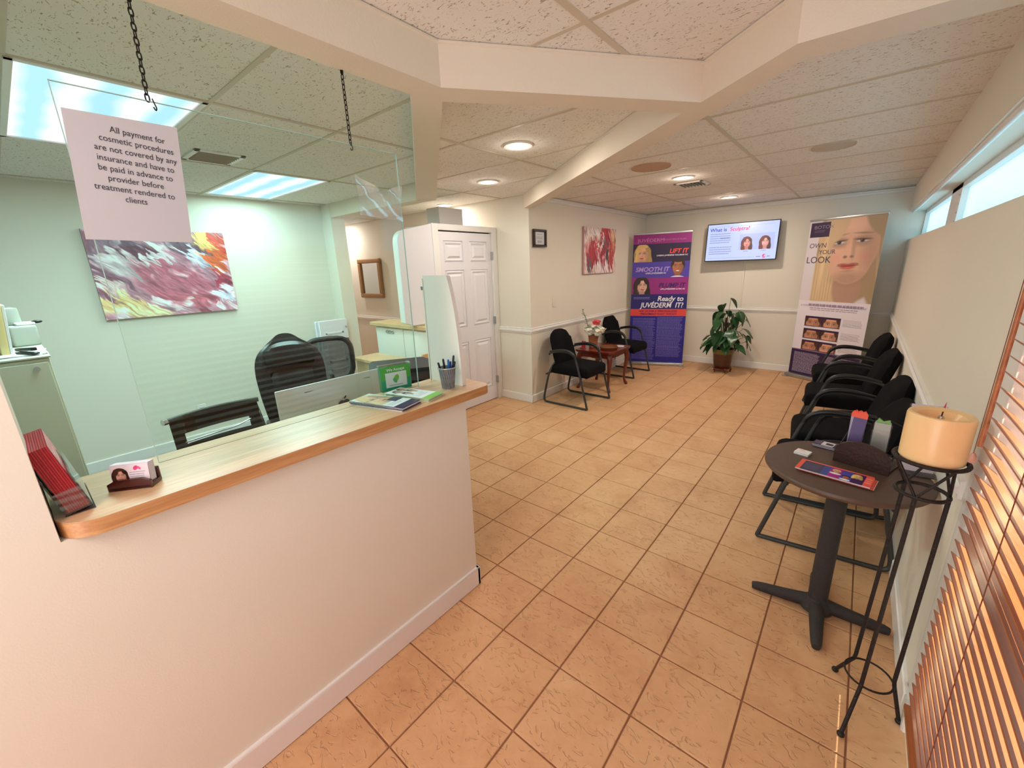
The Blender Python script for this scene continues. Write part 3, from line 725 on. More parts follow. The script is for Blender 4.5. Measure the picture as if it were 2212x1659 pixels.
# ------------------------------------------------------------------ guest chairs
def make_guest_chair():
    t = thing('guest_chair', '', 'chair')
    b = B().box((-.22, -.25, .365), (.275, .25, .480), .048, 4)
    for v in b.bm.verts:
        if v.co.x > .15: v.co.z -= (v.co.x-.15)**2*1.6
        v.co.z += .012*math.cos(v.co.y*6)
        if v.co.x > .1: v.co.y *= 1-.25*(v.co.x-.1)
    mk('seat', b, fabric_m, t)
    rows = []
    b = B(); n = 14; mm = 12
    def P(i, j, side):
        u = -1+2*j/n; w = i/mm
        hw = .240*(1-.10*w)*(1-max(0, w-.70)**2*2.8); z = .42+.445*w
        x = -.165-.125*w+.035*(u*u)*1.0+(.062 if side else -.056)*(1-abs(u)**4)*(1-abs(2*w-1)**6)
        zz = z-(abs(u)**3)*.035*(1 if w > .8 else 0)
        return (x, u*hw, zz)
    fr_ = [[b.bm.verts.new(P(i, j, 1)) for j in range(n+1)] for i in range(mm+1)]
    bk = [[b.bm.verts.new(P(i, j, 0)) for j in range(n+1)] for i in range(mm+1)]
    for i in range(mm):
        for j in range(n):
            b.bm.faces.new((fr_[i][j], fr_[i][j+1], fr_[i+1][j+1], fr_[i+1][j])); b.bm.faces.new((bk[i][j], bk[i+1][j], bk[i+1][j+1], bk[i][j+1]))
    for i in range(mm):
        b.bm.faces.new((fr_[i][0], fr_[i+1][0], bk[i+1][0], bk[i][0])); b.bm.faces.new((fr_[i][n], bk[i][n], bk[i+1][n], fr_[i+1][n]))
    for j in range(n):
        b.bm.faces.new((fr_[0][j], bk[0][j], bk[0][j+1], fr_[0][j+1])); b.bm.faces.new((fr_[mm][j], fr_[mm][j+1], bk[mm][j+1], bk[mm][j]))
    mk('backrest', b, fabric_m, t)
    for s in (-1, 1):
        y = s*.272
        pts = [(-.225, y*.92, .60), (-.20, y, .628), (-.06, y, .655), (.05, y, .655), (.13, y, .62), (.17, y, .52), (.30, y, .03), (.305, y, .012), (.29, y, .012), (-.22, y, .012), (-.28, y, .014), (-.298, y, .05), (-.265, y, .20), (-.22, y*.96, .40), (-.175, y*.78, .50)]
        mk('side_frame', B().tube(pts, .0125, 10, smooth=2), frame_m, t)
        mk('armrest', B().tube([(-.20, y, .640), (-.06, y, .667), (.05, y, .667), (.125, y, .634), (.155, y, .56)], [.012, .017, .018, .017, .011], 10, smooth=2), black_m, t)
    mk('crossbar', B().cyl((-.26, -.27, .36), (-.26, .27, .36), .011, seg=10), frame_m, t)
    mk('seat_support', B().cyl((.20, -.272, .382), (.20, .272, .382), .011, seg=10), frame_m, t)
    return t
g = 'black padded guest chairs with sled frames'
c0 = make_guest_chair()
spots = [(-1.475, 3.12, 0, 'black guest chair beside the left wall, left of the cherry end table'),
         (-1.60, 4.70, 0, 'black guest chair behind the flower vase, in front of the purple banner'),
         (1.045, 4.27, PI, 'black guest chair against the right wall farthest from the candle, nearest the tall face banner'),
         (1.06, 3.37, PI, 'second black guest chair from the back wall, in the right-hand row'),
         (1.075, 2.32, PI, 'third black guest chair from the back wall, in the right-hand row'),
         (1.055, 1.735, PI, 'black guest chair directly behind the round dark table')]
for i, (x, y, rz, lab) in enumerate(spots):
    c = c0 if i == 0 else copy_tree(c0)
    c.location = (x, y, 0); c.rotation_euler = (0, 0, rz+(.10 if rz else 0)+random.uniform(-.03, .03)); c['label'] = lab; c['group'] = g

# ------------------------------------------------------------------ cherry end table, flowers
t = thing('end_table', 'cherry end table with curved legs between two black chairs', 'table', (-1.51, 3.86, 0))
mk('tabletop', B().prism(round_rect(-.27, -.30, .27, .30, (.05,)*4), .515, .535).prism(round_rect(-.262, -.292, .262, .292, (.05,)*4), .505, .516), cherry_m, t)
ap = B()
for lo, hi in [((-.22, -.25, .44), (.22, -.23, .506)), ((-.22, .23, .44), (.22, .25, .506)), ((-.22, -.25, .44), (-.20, .25, .506)), ((.20, -.25, .44), (.22, .25, .506))]: ap.box(lo, hi, .004, 1)
for s in (-1, 1):
    ap.tube([(s*.21, -.24, .44), (s*.21, -.10, .455), (s*.21, 0, .435), (s*.21, .10, .455), (s*.21, .24, .44)], .008, 8, smooth=2)
    ap.tube([(-.21, s*.24, .44), (-.10, s*.24, .455), (0, s*.24, .435), (.10, s*.24, .455), (.21, s*.24, .44)], .008, 8, smooth=2)
mk('apron', ap, cherry_m, t)
for sx in (-1, 1):
    for sy in (-1, 1):
        D = Vector((sx, sy, 0)).normalized(); c_ = Vector((sx*.205, sy*.235, 0))
        pts = [c_+D*d+Vector((0, 0, z)) for d, z in [(0, .50), (.028, .43), (.030, .36), (.008, .22), (-.006, .10), (.012, .045), (.030, .018), (.034, 0)]]
        mk('leg', B().tube(pts, [.030, .034, .028, .019, .014, .016, .023, .020], 12, smooth=2), cherry_m, t)
vt = .535
t = thing('flower_vase', 'ribbed amber vase of white roses and one pink rose', 'vase', (-1.63, 3.80, vt))
mk('vase_body', B().lathe([(.045, 0), (.055, .01), (.060, .08), (.066, .15), (.070, .17), (.064, .17), (.058, .15)], seg=28), mat('amber_glass_vase', (170, 98, 62), .25, bump=.9, bscale=70, vary=.35, vscale=40), t)
leaf_g = mat('silk_leaf', (74, 104, 66), .6, vary=.3, vscale=20); st_g = mat('stem_green', (60, 84, 48), .6)
wh = mat('white_petal', (240, 236, 220), .7, vary=.05); pk_ = mat('pink_petal', (228, 84, 96), .6, vary=.15, vscale=30)
def rose(c, r, m, tilt):
    b = B()
    bmesh.ops.create_icosphere(b.bm, subdivisions=3, radius=1)
    for v in b.bm.verts:
        th, z = math.atan2(v.co.y, v.co.x), v.co.z
        f_ = r*(.80+.13*math.sin(5*th+9*z+c[0]*60)+.06*math.sin(9*th-7*z))*(1-.15*max(0, z)**3)
        v.co = Vector(c)+v.co.normalized()*f_
    for k in range(5):
        a = 2*PI*k/5+c[1]*40; ro = []
        for i in range(5):
            w = i/4; row = []
            for j in range(5):
                u = (j/4-.5)*2; ang = a+u*.75*(1-.25*w*w); rad = r*(.55+.62*w*w)
                row.append((c[0]+rad*math.cos(ang), c[1]+rad*math.sin(ang), c[2]+r*(-.7+1.15*w-.25*u*u*w)))
            ro.append(row)
        b.sheet(ro)
    return b
rf = random.Random(4)
for (x, y, z, r, m, n_) in [(-.01, -.085, .225, .062, wh, 'rose'), (.085, -.045, .215, .058, wh, 'rose'), (.02, .075, .23, .058, wh, 'rose'), (.095, .045, .235, .055, wh, 'rose'), (-.08, .02, .25, .055, wh, 'rose'), (.03, -.02, .27, .06, wh, 'rose'), (.04, .0, .335, .055, pk_, 'rose')]:
    o_ = mk(n_, rose((x, y, z), r, m, 0), m, t, label='pink rose above the white ones' if m is pk_ else None)
    mk('stem', B().tube([(x*.3, y*.3, .03), (x*.6, y*.6, .13), (x, y, z-.02)], .003, 6), st_g, o_)
sm_leaf = B()
def leafpatch(b, c, d, L, Wd, droop=.3, fold=.15):
    d = Vector(d).normalized(); side = d.cross(Vector((0, 0, 1)));
    if side.length < .1: side = Vector((1, 0, 0))
    side.normalize(); rows = []
    for i in range(6):
        w = i/5; wd = Wd*math.sin(PI*min(1, (w*.92+.06)))**.8*(1-.35*w); p = Vector(c)+d*L*w+Vector((0, 0, -droop*L*w*w))
        rows.append([p-side*wd+Vector((0, 0, fold*wd)), p, p+side*wd+Vector((0, 0, fold*wd))])
    b.sheet(rows)
for k in range(26):
    a = rf.uniform(0, 2*PI); r0 = rf.uniform(.02, .08); leafpatch(sm_leaf, (r0*math.cos(a), r0*math.sin(a), rf.uniform(.17, .30)), (math.cos(a), math.sin(a), rf.uniform(-.2, .9)), .065, .018)
o_ = mk('foliage', sm_leaf, leaf_g, t); o_['kind'] = 'stuff'
sp = B()
for k, (dx, dy) in enumerate([(-.10, -.06), (-.075, -.10), (-.13, -.02)]):
    pts = [(dx*.2, dy*.2, .1), (dx*.6, dy*.6, .28), (dx*.9, dy*.9, .42), (dx*1.25, dy*1.25, .50-.03*k)]; sp.tube(pts, .0025, 6, smooth=1)
    for q in range(12):
        w = .35+.65*q/11; p = (dx*1.25*w, dy*1.25*w, .06+.44*w); a = q*2.4
        leafpatch(sp, p, (math.cos(a), math.sin(a), .4), .042, .013)
mk('eucalyptus_sprig', sp, mat('eucalyptus', (116, 134, 104), .6, vary=.3, vscale=30), t)
t = thing('basket_tray', 'round brown woven tray beside the vase on the end table', 'tray', (-1.40, 3.80, vt))
tr = B().lathe([(.10, 0), (.112, .012), (.118, .03), (.112, .032), (.104, .016), (.02, .010)], seg=32)
mk('tray_bowl', tr, mat('woven_cane', (132, 74, 36), .5, bump=1, bscale=160, vary=.3, vscale=60), t)
mk('rim', B().tube([(.116*math.cos(a), .116*math.sin(a), .032) for a in [2*PI*k/28 for k in range(28)]], .004, 6, closed=True), mat('cane_rim', (110, 58, 28), .5), t)
t = thing('business_card_stack', 'white card stack at the right end of the cherry end table', 'cards', (-1.345, 4.03, vt), .2)
for k in range(5): mk('card', bx((-.045, -.026, k*.002), (.045, .026, k*.002+.0016)), paper_m, t, smooth=False)
t = thing('red_card_holder', 'small upright red card holder at the back of the end table', 'holder', (-1.70, 3.66, vt))
mk('card', B().box((-.03, -.004, .006), (.03, .004, .10), .001, 1, T=Matrix.Rotation(-.15, 4, 'X')), mat('red_card', (190, 30, 44), .4), t)
mk('base', bx((-.035, -.02, 0), (.035, .02, .012), .002, 1), acryl_m, t)

# ------------------------------------------------------------------ banners
NAVY, MAG, PUR, DK, RED, BLUE = (26, 24, 110), (150, 34, 128), (78, 62, 170), (40, 26, 70), (232, 70, 62), (30, 24, 138)
cv = Cv(420, 1010, BLUE)
cv.rect(0, 0, 1, .072, MAG); cv.rect(0, .072, 1, .205, DK)
cv.rect(0, .205, 1, .325, PUR); cv.rect(0, .325, 1, .452, MAG); cv.rect(0, .452, 1, .568, NAVY); cv.rect(0, .568, 1, .623, RED)
cl_ = cv.box_clip(0, .076, .40, .205); cv.face(.17*420, .145*1010, 66, (226, 176, 140), (226, 188, 120), turn=-.4, smile=.4, clip=cl_, side=.1)
cl_ = cv.box_clip(.62, .190, 1, .322); cv.face(.80*420, .245*1010, 62, (176, 112, 80), (50, 34, 30), style='up', smile=.8, lip=(190, 90, 90), clip=cl_)
cl_ = cv.box_clip(0, .322, .37, .452); cv.face(.19*420, .385*1010, 62, (224, 176, 156), (52, 36, 34), turn=.3, clip=cl_)
cv.lines(.05, .640, .475, .985, 38, (176, 172, 228), .45, .62); cv.lines(.50, .632, .96, .955, 36, (176, 172, 228), .45, .62)
cv.lines(.05, .475, .36, .495, 3, (170, 166, 220), .4, .8)
cv.rect(0, .985, 1, 1, BLUE)
def banner(name, lab, loc, rz, w, h, mt, tilt=0, basecol=alu_m):
    t = thing(name, lab, 'banner', loc, rz, None)
    mk('base_cassette', B().box((-w/2-.02, -.06, 0), (w/2+.02, .05, .05), .014, 3).box((-w/2-.02, -.10, 0), (-w/2+.05, .10, .012), .003, 1).box((w/2-.05, -.10, 0), (w/2+.02, .10, .012), .003, 1), basecol, t)
    mk('fabric_sheet', bx((-w/2, .0005, .045), (w/2, .002, .045+h)), paper_m, t, smooth=False)
    mk('top_rail', B().box((-w/2-.004, -.010, .04+h), (w/2+.004, .012, .065+h), .004, 2), alu_m, t)
    mk('support_pole', B().cyl((0, .035, .03), (0, .018, .05+h), .008, seg=10), alu_m, t)
    print_quad('printed_face', t, (-w/2, -.0005, .045), (1, 0, 0), (0, 0, 1), w, h, mt)
    return t
lt = lambda n, c: mat(n, c, .6)
wt_, or_, lv_, nv_, mg_ = lt('print_white', (244, 242, 250)), lt('print_coral', (248, 84, 62)), lt('print_lilac', (178, 150, 226)), lt('print_navy', (66, 26, 104)), lt('print_pinkish', (206, 140, 200))
h1 = 1.98
b1 = banner('roll_up_banner', 'purple and blue roll-up banner with three faces and slanted lettering', (-1.385, 5.43, 0), math.atan2(.279, .806), .83, h1, print_mat(cv, 'banner_print'))
Z = lambda v: .045+h1*(1-v)
Xf = lambda u: (u-.5)*.83
text('JUVÉDERM', 'lettering', b1, (Xf(.08), -.002, Z(.057)), .066, mg_, sx=1.25)
text('COLLECTION OF FILLERS', 'lettering', b1, (Xf(.54), -.002, Z(.05)), .026, mg_, sx=1.05)
text('LIFT IT', 'lettering', b1, (Xf(.95), -.002, Z(.145)), .088, or_, align='RIGHT', shear=.2, bold=.03)
text('CHEEKS: JUVÉDERM VOLUMA® XC', 'lettering', b1, (Xf(.955), -.002, Z(.165)), .028, wt_, align='RIGHT', bold=.02, shear=.15, sx=1.02)
text('SMOOTH IT', 'lettering', b1, (Xf(.06), -.002, Z(.278)), .092, lv_, shear=.2, bold=.03)
text('LINES: JUVÉDERM® XC', 'lettering', b1, (Xf(.24), -.002, Z(.296)), .03, wt_, bold=.02, shear=.15)
text('PLUMP IT', 'lettering', b1, (Xf(.945), -.002, Z(.40)), .092, nv_, align='RIGHT', shear=.2, bold=.03)
text('LIPS: JUVÉDERM® ULTRA XC', 'lettering', b1, (Xf(.95), -.002, Z(.418)), .028, wt_, align='RIGHT', bold=.02, shear=.15)
text('Ready to', 'lettering', b1, (Xf(.935), -.002, Z(.505)), .105, wt_, align='RIGHT', shear=.18, bold=.02)
text('JUVÉDERM  IT?', 'lettering', b1, (Xf(.935), -.002, Z(.556)), .108, wt_, align='RIGHT', shear=.18, bold=.02, sx=.90)
text('™', 'lettering', b1, (Xf(.675), -.002, Z(.527)), .045, wt_)
text('ASK US FOR A PERSONALIZED', 'lettering', b1, (0, -.002, Z(.592)), .042, nv_, align='CENTER', shear=.15, bold=.02)
text('“TREATMENT PLAN” TODAY!', 'lettering', b1, (0, -.002, Z(.615)), .042, nv_, align='CENTER', shear=.15, bold=.02)

cv = Cv(460, 1060, (230, 222, 228))
VI = (56, 34, 74)
cl_ = cv.box_clip(.16, 0, 1, .497)
cv.rect(.3, 0, 1, .10, (222, 196, 172), .5)
cv.face(.615*460, .158*1060, 252, (230, 184, 158), (222, 192, 152), turn=-.12, smile=.3, lip=(204, 104, 96), clip=cl_, eye=(96, 98, 102), tilt=-.05, side=.10)
cv.rect(0, .497, 1, .83, (240, 232, 242))
cv.rect(.02, .012, .30, .10, VI)
cv.lines(.08, .06, .24, .075, 2, (170, 150, 180), .3, .8)
cv.lines(.16, .515, .92, .533, 1, (120, 96, 130), .8, .6, 0, 'c'); cv.lines(.18, .54, .86, .562, 2, (120, 96, 130), .4, .7, .1, 'c')
for k, y0 in enumerate((.596, .678, .756)):
    cv.rect(.14, y0, .66, y0+.066, VI)
    for j, x0 in enumerate((.145, .41)):
        c2 = cv.box_clip(x0, y0+.012, x0+.245, y0+.062)
        cv._mix(c2, (222, 160, 130) if j else (206, 142, 112))
        cv.face((x0+.12)*460, (y0+.046)*1060, 74, (224, 162, 132) if j else (206, 142, 112), (80, 50, 36), style='up', clip=c2)
    cv.lines(.14, y0+.067, .32, y0+.073, 1, (120, 96, 130), .5, .6); cv.lines(.69, y0+.006, .95, y0+.052, 7, (150, 138, 156), .4, .75)
cv.rect(0, .826, 1, 1, VI); cv.rect(0, .822, 1, .828, (150, 130, 170))
cv.lines(.05, .845, .47, .985, 18, (196, 186, 210), .5, .9); cv.lines(.53, .845, .95, .985, 18, (196, 186, 210), .5, .9)
h2 = 2.0
b2 = banner('roll_up_banner', 'white roll-up banner with a large blonde woman’s face, partly behind the chairs', (.80, 5.545, 0), math.atan2(-.46, .756), .87, h2, print_mat(cv, 'banner_print_face'))
b2.location = (.79, 5.54, 0)
Z2 = lambda v: .045+h2*(1-v); X2 = lambda u: (u-.5)*.87
gy = lt('print_grey', (96, 84, 104))
text('OWN', 'lettering', b2, (X2(.035), -.002, Z2(.165)), .082, gy, shear=.1)
text('YOUR', 'lettering', b2, (X2(.19), -.002, Z2(.205)), .075, gy)
text('LOOK', 'lettering', b2, (X2(.02), -.002, Z2(.258)), .112, gy, bold=.005)
text('BOTOX', 'lettering', b2, (X2(.07), -.002, Z2(.05)), .058, lt('print_mauve', (160, 140, 170)), sx=1.2)
text('A FORMULA BEAUTIFUL • PROVEN TO MINIMIZE EFFECTIVE', 'lettering', b2, (0, -.002, Z2(.533)), .030, lt('print_mauve', (160, 140, 170)), align='CENTER')

# ------------------------------------------------------------------ wall screen
t = thing('wall_television', 'flat screen on the back wall showing a pale blue slide with two women', 'television', (-.385, 5.85, 1.855), .0)
A = Matrix.Rotation(.05, 4, 'Z')@Matrix.Rotation(-.06, 4, 'X')
TVc = link('screen_panel', None, t, (0, -.05, 0), (-.07, 0, .045))
w, h = .90, .505
mk('bezel', bx((-w/2-.012, 0, -h/2-.012), (w/2+.012, .045, h/2+.012), .006, 2), black_m, TVc)
cv = Cv(800, 450, (196, 208, 248))
cv.rect(.03, .07, .95, .075, (140, 152, 200)); cv.rect(.03, .93, .72, .936, (140, 152, 200))
cv.lines(.045, .25, .36, .55, 5, (128, 140, 200), .38, .8); cv.lines(.045, .62, .38, .86, 4, (128, 140, 200), .38, .8); cv.lines(.20, .37, .34, .40, 1, (70, 84, 170), .9, .6)
cv.rect(.48, .30, .96, .73, (180, 192, 240))
cv.face(.59*800, .53*450, 62, (240, 150, 140), (110, 36, 44), lip=(220, 60, 90), clip=cv.box_clip(.48, .30, .72, .73)); cv.face(.84*800, .53*450, 62, (244, 168, 158), (110, 40, 48), smile=.8, lip=(220, 60, 90), clip=cv.box_clip(.72, .30, .96, .73))
cv.lines(.55, .76, .62, .78, 1, (120, 130, 190), .8, .7); cv.lines(.80, .76, .87, .78, 1, (120, 130, 190), .8, .7)
cv.ell(.845*800, .915*450, 20, 24, (236, 60, 140), 2); cv.ell(.857*800, .91*450, 9, 13, (196, 208, 248), 2); cv.ell(.835*800, .95*450, 8, 15, (250, 120, 180), 2)
cv.lines(.74, .915, .80, .94, 1, (90, 100, 180), .8, .8); cv.lines(.885, .915, .93, .94, 1, (90, 100, 180), .8, .8)
print_quad('display', TVc, (-w/2, -.001, -h/2), (1, 0, 0), (0, 0, 1), w, h, print_mat(cv, 'slide_print', .3, emit=1.0))
text('What is', 'lettering', TVc, (-.42, -.003, .155), .070, emis('slide_text_blue', (70, 76, 190), 1), bold=.012)
text('Sculptra?', 'lettering', TVc, (-.155, -.003, .155), .070, emis('slide_text_pink', (240, 70, 150), 1), bold=.012)
mk('wall_bracket', B().box((-.12, .02, -.12), (.12, .098, .12), .01, 1).box((-.03, -.03, -.03), (.03, .03, .03), .006, 1), black_m, t)

# ------------------------------------------------------------------ plant
t = thing('potted_pothos', 'bushy green leafy plant in a brown glazed pot on a footed stand', 'plant', (-.40, 5.52, 0))
pot = mat('brown_glaze', (78, 42, 26), .28, vary=.35, vscale=8, coat=.4)
mk('pot', B().lathe([(.10, .065), (.112, .08), (.125, .16), (.140, .30), (.148, .325), (.148, .345), (.134, .345), (.130, .31), (.05, .30)], seg=36), pot, t)
mk('pot_band', B().lathe([(.1385, .275), (.143, .28), (.147, .322), (.1495, .33), (.1495, .346), (.140, .347)], seg=36, cap=False), mat('olive_glaze', (104, 96, 44), .3, coat=.4), t)
mk('soil', B().lathe([(.001, .312), (.131, .312)], seg=28, cap=False), dark_m, t)
sd = B().lathe([(.02, .052), (.125, .052), (.13, .065), (.02, .065)], seg=32)
mk('stand', sd, cherry_m, t)
for k in range(5):
    a = 2*PI*k/5+.3; c_, s_ = math.cos(a), math.sin(a)
    mk('stand_foot', B().tube([(.112*c_, .112*s_, .062), (.128*c_, .128*s_, .04), (.112*c_, .112*s_, .015), (.124*c_, .124*s_, 0)], [.012, .011, .008, .011], 8, smooth=1), cherry_m, t)
lm = mat('pothos_leaf', (40, 82, 44), .32, vary=.45, vscale=9, bump=.15, bscale=60)
def leaf_mesh(L, W_, curl):
    b = B(); rows = []
    prof = [(.0, .0), (-.06, .40), (.06, .86), (.28, 1.0), (.52, .84), (.76, .48), (.92, .18), (1.0, .0)]
    for i, (u, wd) in enumerate(prof):
        z = -curl*L*u*u; rows.append([(u*L+(-.05*L if abs(s) == 1 and i < 2 else 0), s*wd*W_, z+abs(s)*wd*W_*.22-.10*L*(abs(s) == 1)*u) for s in (-1, -.5, 0, .5, 1)])
    b.sheet(rows); bmesh.ops.remove_doubles(b.bm, verts=b.bm.verts, dist=1e-4)
    me = bpy.data.meshes.new('leaf'); b.bm.to_mesh(me); b.bm.free(); me.shade_smooth(); me.materials.append(lm); return me
lms = [leaf_mesh(.175, .068, .35), leaf_mesh(.15, .06, .55), leaf_mesh(.125, .05, .25)]
st = B(); rp_ = random.Random(11)
for k in range(58):
    hgt = rp_.uniform(.40, .93); a = rp_.uniform(0, 2*PI); R = {0: .26, 1: .23, 2: .16}[min(2, int((hgt-.38)/.22))]*rp_.uniform(.35, 1.1)
    if k == 0: hgt, a, R = 1.07, .6, .03
    if k == 1: hgt, a, R = .98, 2.5, .10
    if k > 46: hgt, R = rp_.uniform(.38, .62), rp_.uniform(.10, .20)
    bx_, by_ = R*math.cos(a), R*math.sin(a)*.8
    if by_ > .24: by_ = .24
    st.tube([(bx_*.12, by_*.12, .31), (bx_*.35, by_*.35, .31+(hgt-.31)*.6), (bx_, by_, hgt)], [.005, .004, .0025], 6, smooth=1)
    o_ = link('leaf', lms[k % 3], t, (bx_, by_, hgt), (rp_.uniform(-.35, .35), rp_.uniform(.15, .95), a+rp_.uniform(-.5, .5)))
    s_ = rp_.uniform(.85, 1.15); o_.scale = (s_, s_, s_)
mk('stems', st, st_g, t)
mk('moss_pole', B().cyl((0, 0, .3), (0, 0, .80), .02, .016, 10), mat('moss_pole_fibre', (60, 44, 28), .95, bump=1, bscale=120), t)

# ------------------------------------------------------------------ pictures on walls
def canvas(name, lab, loc, rz, w, h, cvv, cat='painting', th=.03):
    t = thing(name, lab, cat, loc, rz)
    mk('canvas', bx((-w/2, 0, -h/2), (w/2, th, h/2), .004, 2), mat('canvas_edge_'+name, (196, 150, 156), .8), t)
    print_quad('painted_face', t, (-w/2, -.0006, -h/2), (1, 0, 0), (0, 0, 1), w, h, print_mat(cvv, name+'_paint', .5))
    return t
blobs = [(.10, .35, .30, .30, .3, (138, 92, 112)), (.28, .20, .30, .12, .4, (112, 72, 90)), (.30, .45, .40, .14, .7, (214, 196, 204)), (.12, .86, .22, .16, 0, (238, 206, 142)), (.30, .95, .16, .10, 0, (240, 214, 170)),
         (.55, .62, .38, .22, .8, (178, 92, 112)), (.66, .85, .26, .12, .2, (190, 100, 116)), (.68, .16, .16, .12, .2, (96, 70, 84)), (.55, .05, .05, .04, 0, (20, 20, 26)), (.74, .30, .12, .10, .5, (206, 216, 236)), (.92, .24, .12, .32, .2, (200, 84, 40)), (.82, .06, .10, .14, .4, (246, 200, 110)),
         (.97, .12, .06, .20, 0, (190, 62, 48)), (.92, .80, .10, .12, .5, (214, 222, 240)), (.86, .58, .08, .10, .4, (160, 50, 70)), (.46, .30, .08, .16, .7, (226, 214, 220)), (.05, .15, .12, .14, 0, (150, 110, 130)), (.08, .62, .12, .10, .3, (228, 200, 196)), (.45, .85, .16, .05, .8, (232, 206, 214))]
canvas('abstract_painting', 'wide pink, white and orange abstract canvas behind the paper notice', (XO+.036, -.09, 1.66), PI/2, .995, .735, pour_painting(700, 517, blobs, (186, 130, 148), 5, .17, .75), th=.03)
blobs = [(.5, .5, .7, .7, 0, (214, 196, 190)), (.25, .2, .22, .14, 0, (220, 208, 200)), (.28, .28, .13, .14, 0, (168, 44, 52)), (.62, .22, .18, .36, .45, (166, 36, 46)), (.45, .52, .30, .13, -.9, (160, 32, 44)), (.18, .56, .18, .26, 0, (158, 40, 50)), (.62, .66, .16, .26, .3, (150, 34, 46)), (.85, .55, .13, .42, .1, (172, 62, 58)),
         (.62, .38, .05, .18, .5, (96, 88, 96)), (.72, .60, .06, .22, 0, (70, 62, 72)), (.14, .84, .08, .16, 0, (84, 78, 84)), (.42, .80, .07, .20, .1, (232, 222, 220)), (.50, .38, .05, .22, .6, (236, 228, 224)), (.90, .20, .10, .22, 0, (212, 168, 120)), (.30, .12, .24, .05, 0, (238, 230, 224)), (.60, .90, .14, .10, 0, (206, 190, 196))]
canvas('abstract_painting', 'smaller dark red and white abstract canvas on the left wall beside the purple banner', (XL+.034, 4.345, 1.79), PI/2, .91, .60, pour_painting(420, 277, blobs, (200, 170, 166), 31, .10, 1.3, (238, 228, 224)), th=.03)
t = thing('framed_certificate', 'small dark wooden framed certificate on the left wall above the chair rail', 'picture frame', (XL+.003, 2.915, 1.915), PI/2)
fb = B()
for lo, hi in [((-.125, -.03, .07), (.125, 0, .095)), ((-.125, -.03, -.095), (.125, 0, -.07)), ((-.125, -.03, -.07), (-.095, 0, .07)), ((.095, -.03, -.07), (.125, 0, .07))]: fb.box(lo, hi, .004, 1)
mk('frame', fb, mat('dark_frame', (44, 28, 24), .4), t)
cv = Cv(200, 150, (196, 200, 206)); cv.rect(.04, .05, .96, .95, (214, 218, 222)); cv.lines(.2, .15, .8, .30, 2, (90, 90, 96), .35, .8, .1, 'c'); cv.lines(.15, .36, .85, .60, 4, (110, 110, 118), .35, .8, .1, 'c'); cv.lines(.25, .68, .75, .86, 2, (50, 50, 60), .5, .8, .2, 'c')
mk('mat_board', bx((-.097, -.012, -.072), (.097, -.003, .072)), dark_m, t, smooth=False)
print_quad('certificate', t, (-.094, -.0125, -.069), (1, 0, 0), (0, 0, 1), .188, .138, print_mat(cv, 'certificate_print', .3))
t = thing('wall_mirror', 'gilt-framed mirror hanging in the hall behind the office', 'mirror', (-5.03, 2.735, 1.515))
mk('mirror_glass', bx((-.24, -.02, -.25), (.24, -.01, .25)), mirror_m, t, smooth=False)
for lo, hi, n_ in [((-.31, -.045, .235), (.31, 0, .30), 0), ((-.31, -.045, -.30), (.31, 0, -.235), 0), ((-.31, -.045, -.235), (-.235, 0, .235), 0), ((.235, -.045, -.235), (.31, 0, .235), 0)]:
    mk('frame_rail', bx(lo, hi, .014, 3), gold_m, t)
t = thing('light_switch_plate', 'pale blank wall plate between the framed certificate and the end table', 'wall plate', (XL+.003, 3.225, 1.175), PI/2)
mk('plate', bx((-.035, -.006, -.057), (.035, 0, .057), .003, 1), wall_m, t); mk('rocker', bx((-.015, -.010, -.032), (.015, -.005, .032), .002, 1), wall_m, t)
t = thing('power_outlet', 'white double power outlet low on the office wall', 'outlet', (XO+.003, -.088, .335), PI/2)
mk('plate', bx((-.038, -.006, -.060), (.038, 0, .060), .003, 1), trim_m, t)
for z in (-.022, .022):
    s_ = mk('socket', bx((-.017, -.009, z-.015), (.017, -.005, z+.015), .004, 2), trim_m, t)
    mk('slots', B().box((-.009, -.0098, z-.006), (-.006, -.0088, z+.006)).box((.006, -.0098, z-.006), (.009, -.0088, z+.006)), dark_m, s_, smooth=False)

# ------------------------------------------------------------------ hanging acrylic screen with chains and notice
SX = -.32
t = thing('acrylic_screen', 'large clear acrylic sheet hanging from chains over the counter', 'screen', (SX, -.528, 1.14))
mk('sheet', bx((-.002, -.428, 0), (.002, .428, .872)), plexi_m, t, smooth=False)
edge = mat('acrylic_edge', (170, 200, 190), .3)
for lo, hi in [((-.0022, -.4285, 0), (.0022, -.427, .872)), ((-.0022, .427, 0), (.0022, .4285, .872)), ((-.0022, -.428, .8705), (.0022, .428, .872))]:
    mk('sheet_edge', bx(lo, hi), edge, t, smooth=False)
fm = B(); rr = random.Random(5); rows = []
for i in range(9):
    row = []
    for j in range(11):
        u, w = j/10, i/8
        row.append((.006+.010*math.sin(u*9+w*5)*w+rr.uniform(0, .008)*w, .252+.176*u, .655+(.125-.028*math.sin(u*3.1)*w)*w+rr.uniform(-.004, .004)*(w > .9)-.012*u))
    rows.append(row)
mk('peeling_film', fm.sheet(rows), film_m, t, label='crinkled protective film left on the right corner')
chain_m = mat('black_chain', (38, 32, 28), .4, metal=.6)
b = B(); pts = [(0, .0045*math.cos(a)*1.0, .0085*(1 if math.sin(a) > 0 else -1)*(abs(math.sin(a))**.6)) for a in [2*PI*k/14 for k in range(14)]]
b.tube(pts, .0015, 6, closed=True)
bmesh.ops.recalc_face_normals(b.bm, faces=b.bm.faces)
link_me = bpy.data.meshes.new('chain_link'); b.bm.to_mesh(link_me); b.bm.free(); link_me.shade_smooth(); link_me.materials.append(chain_m)
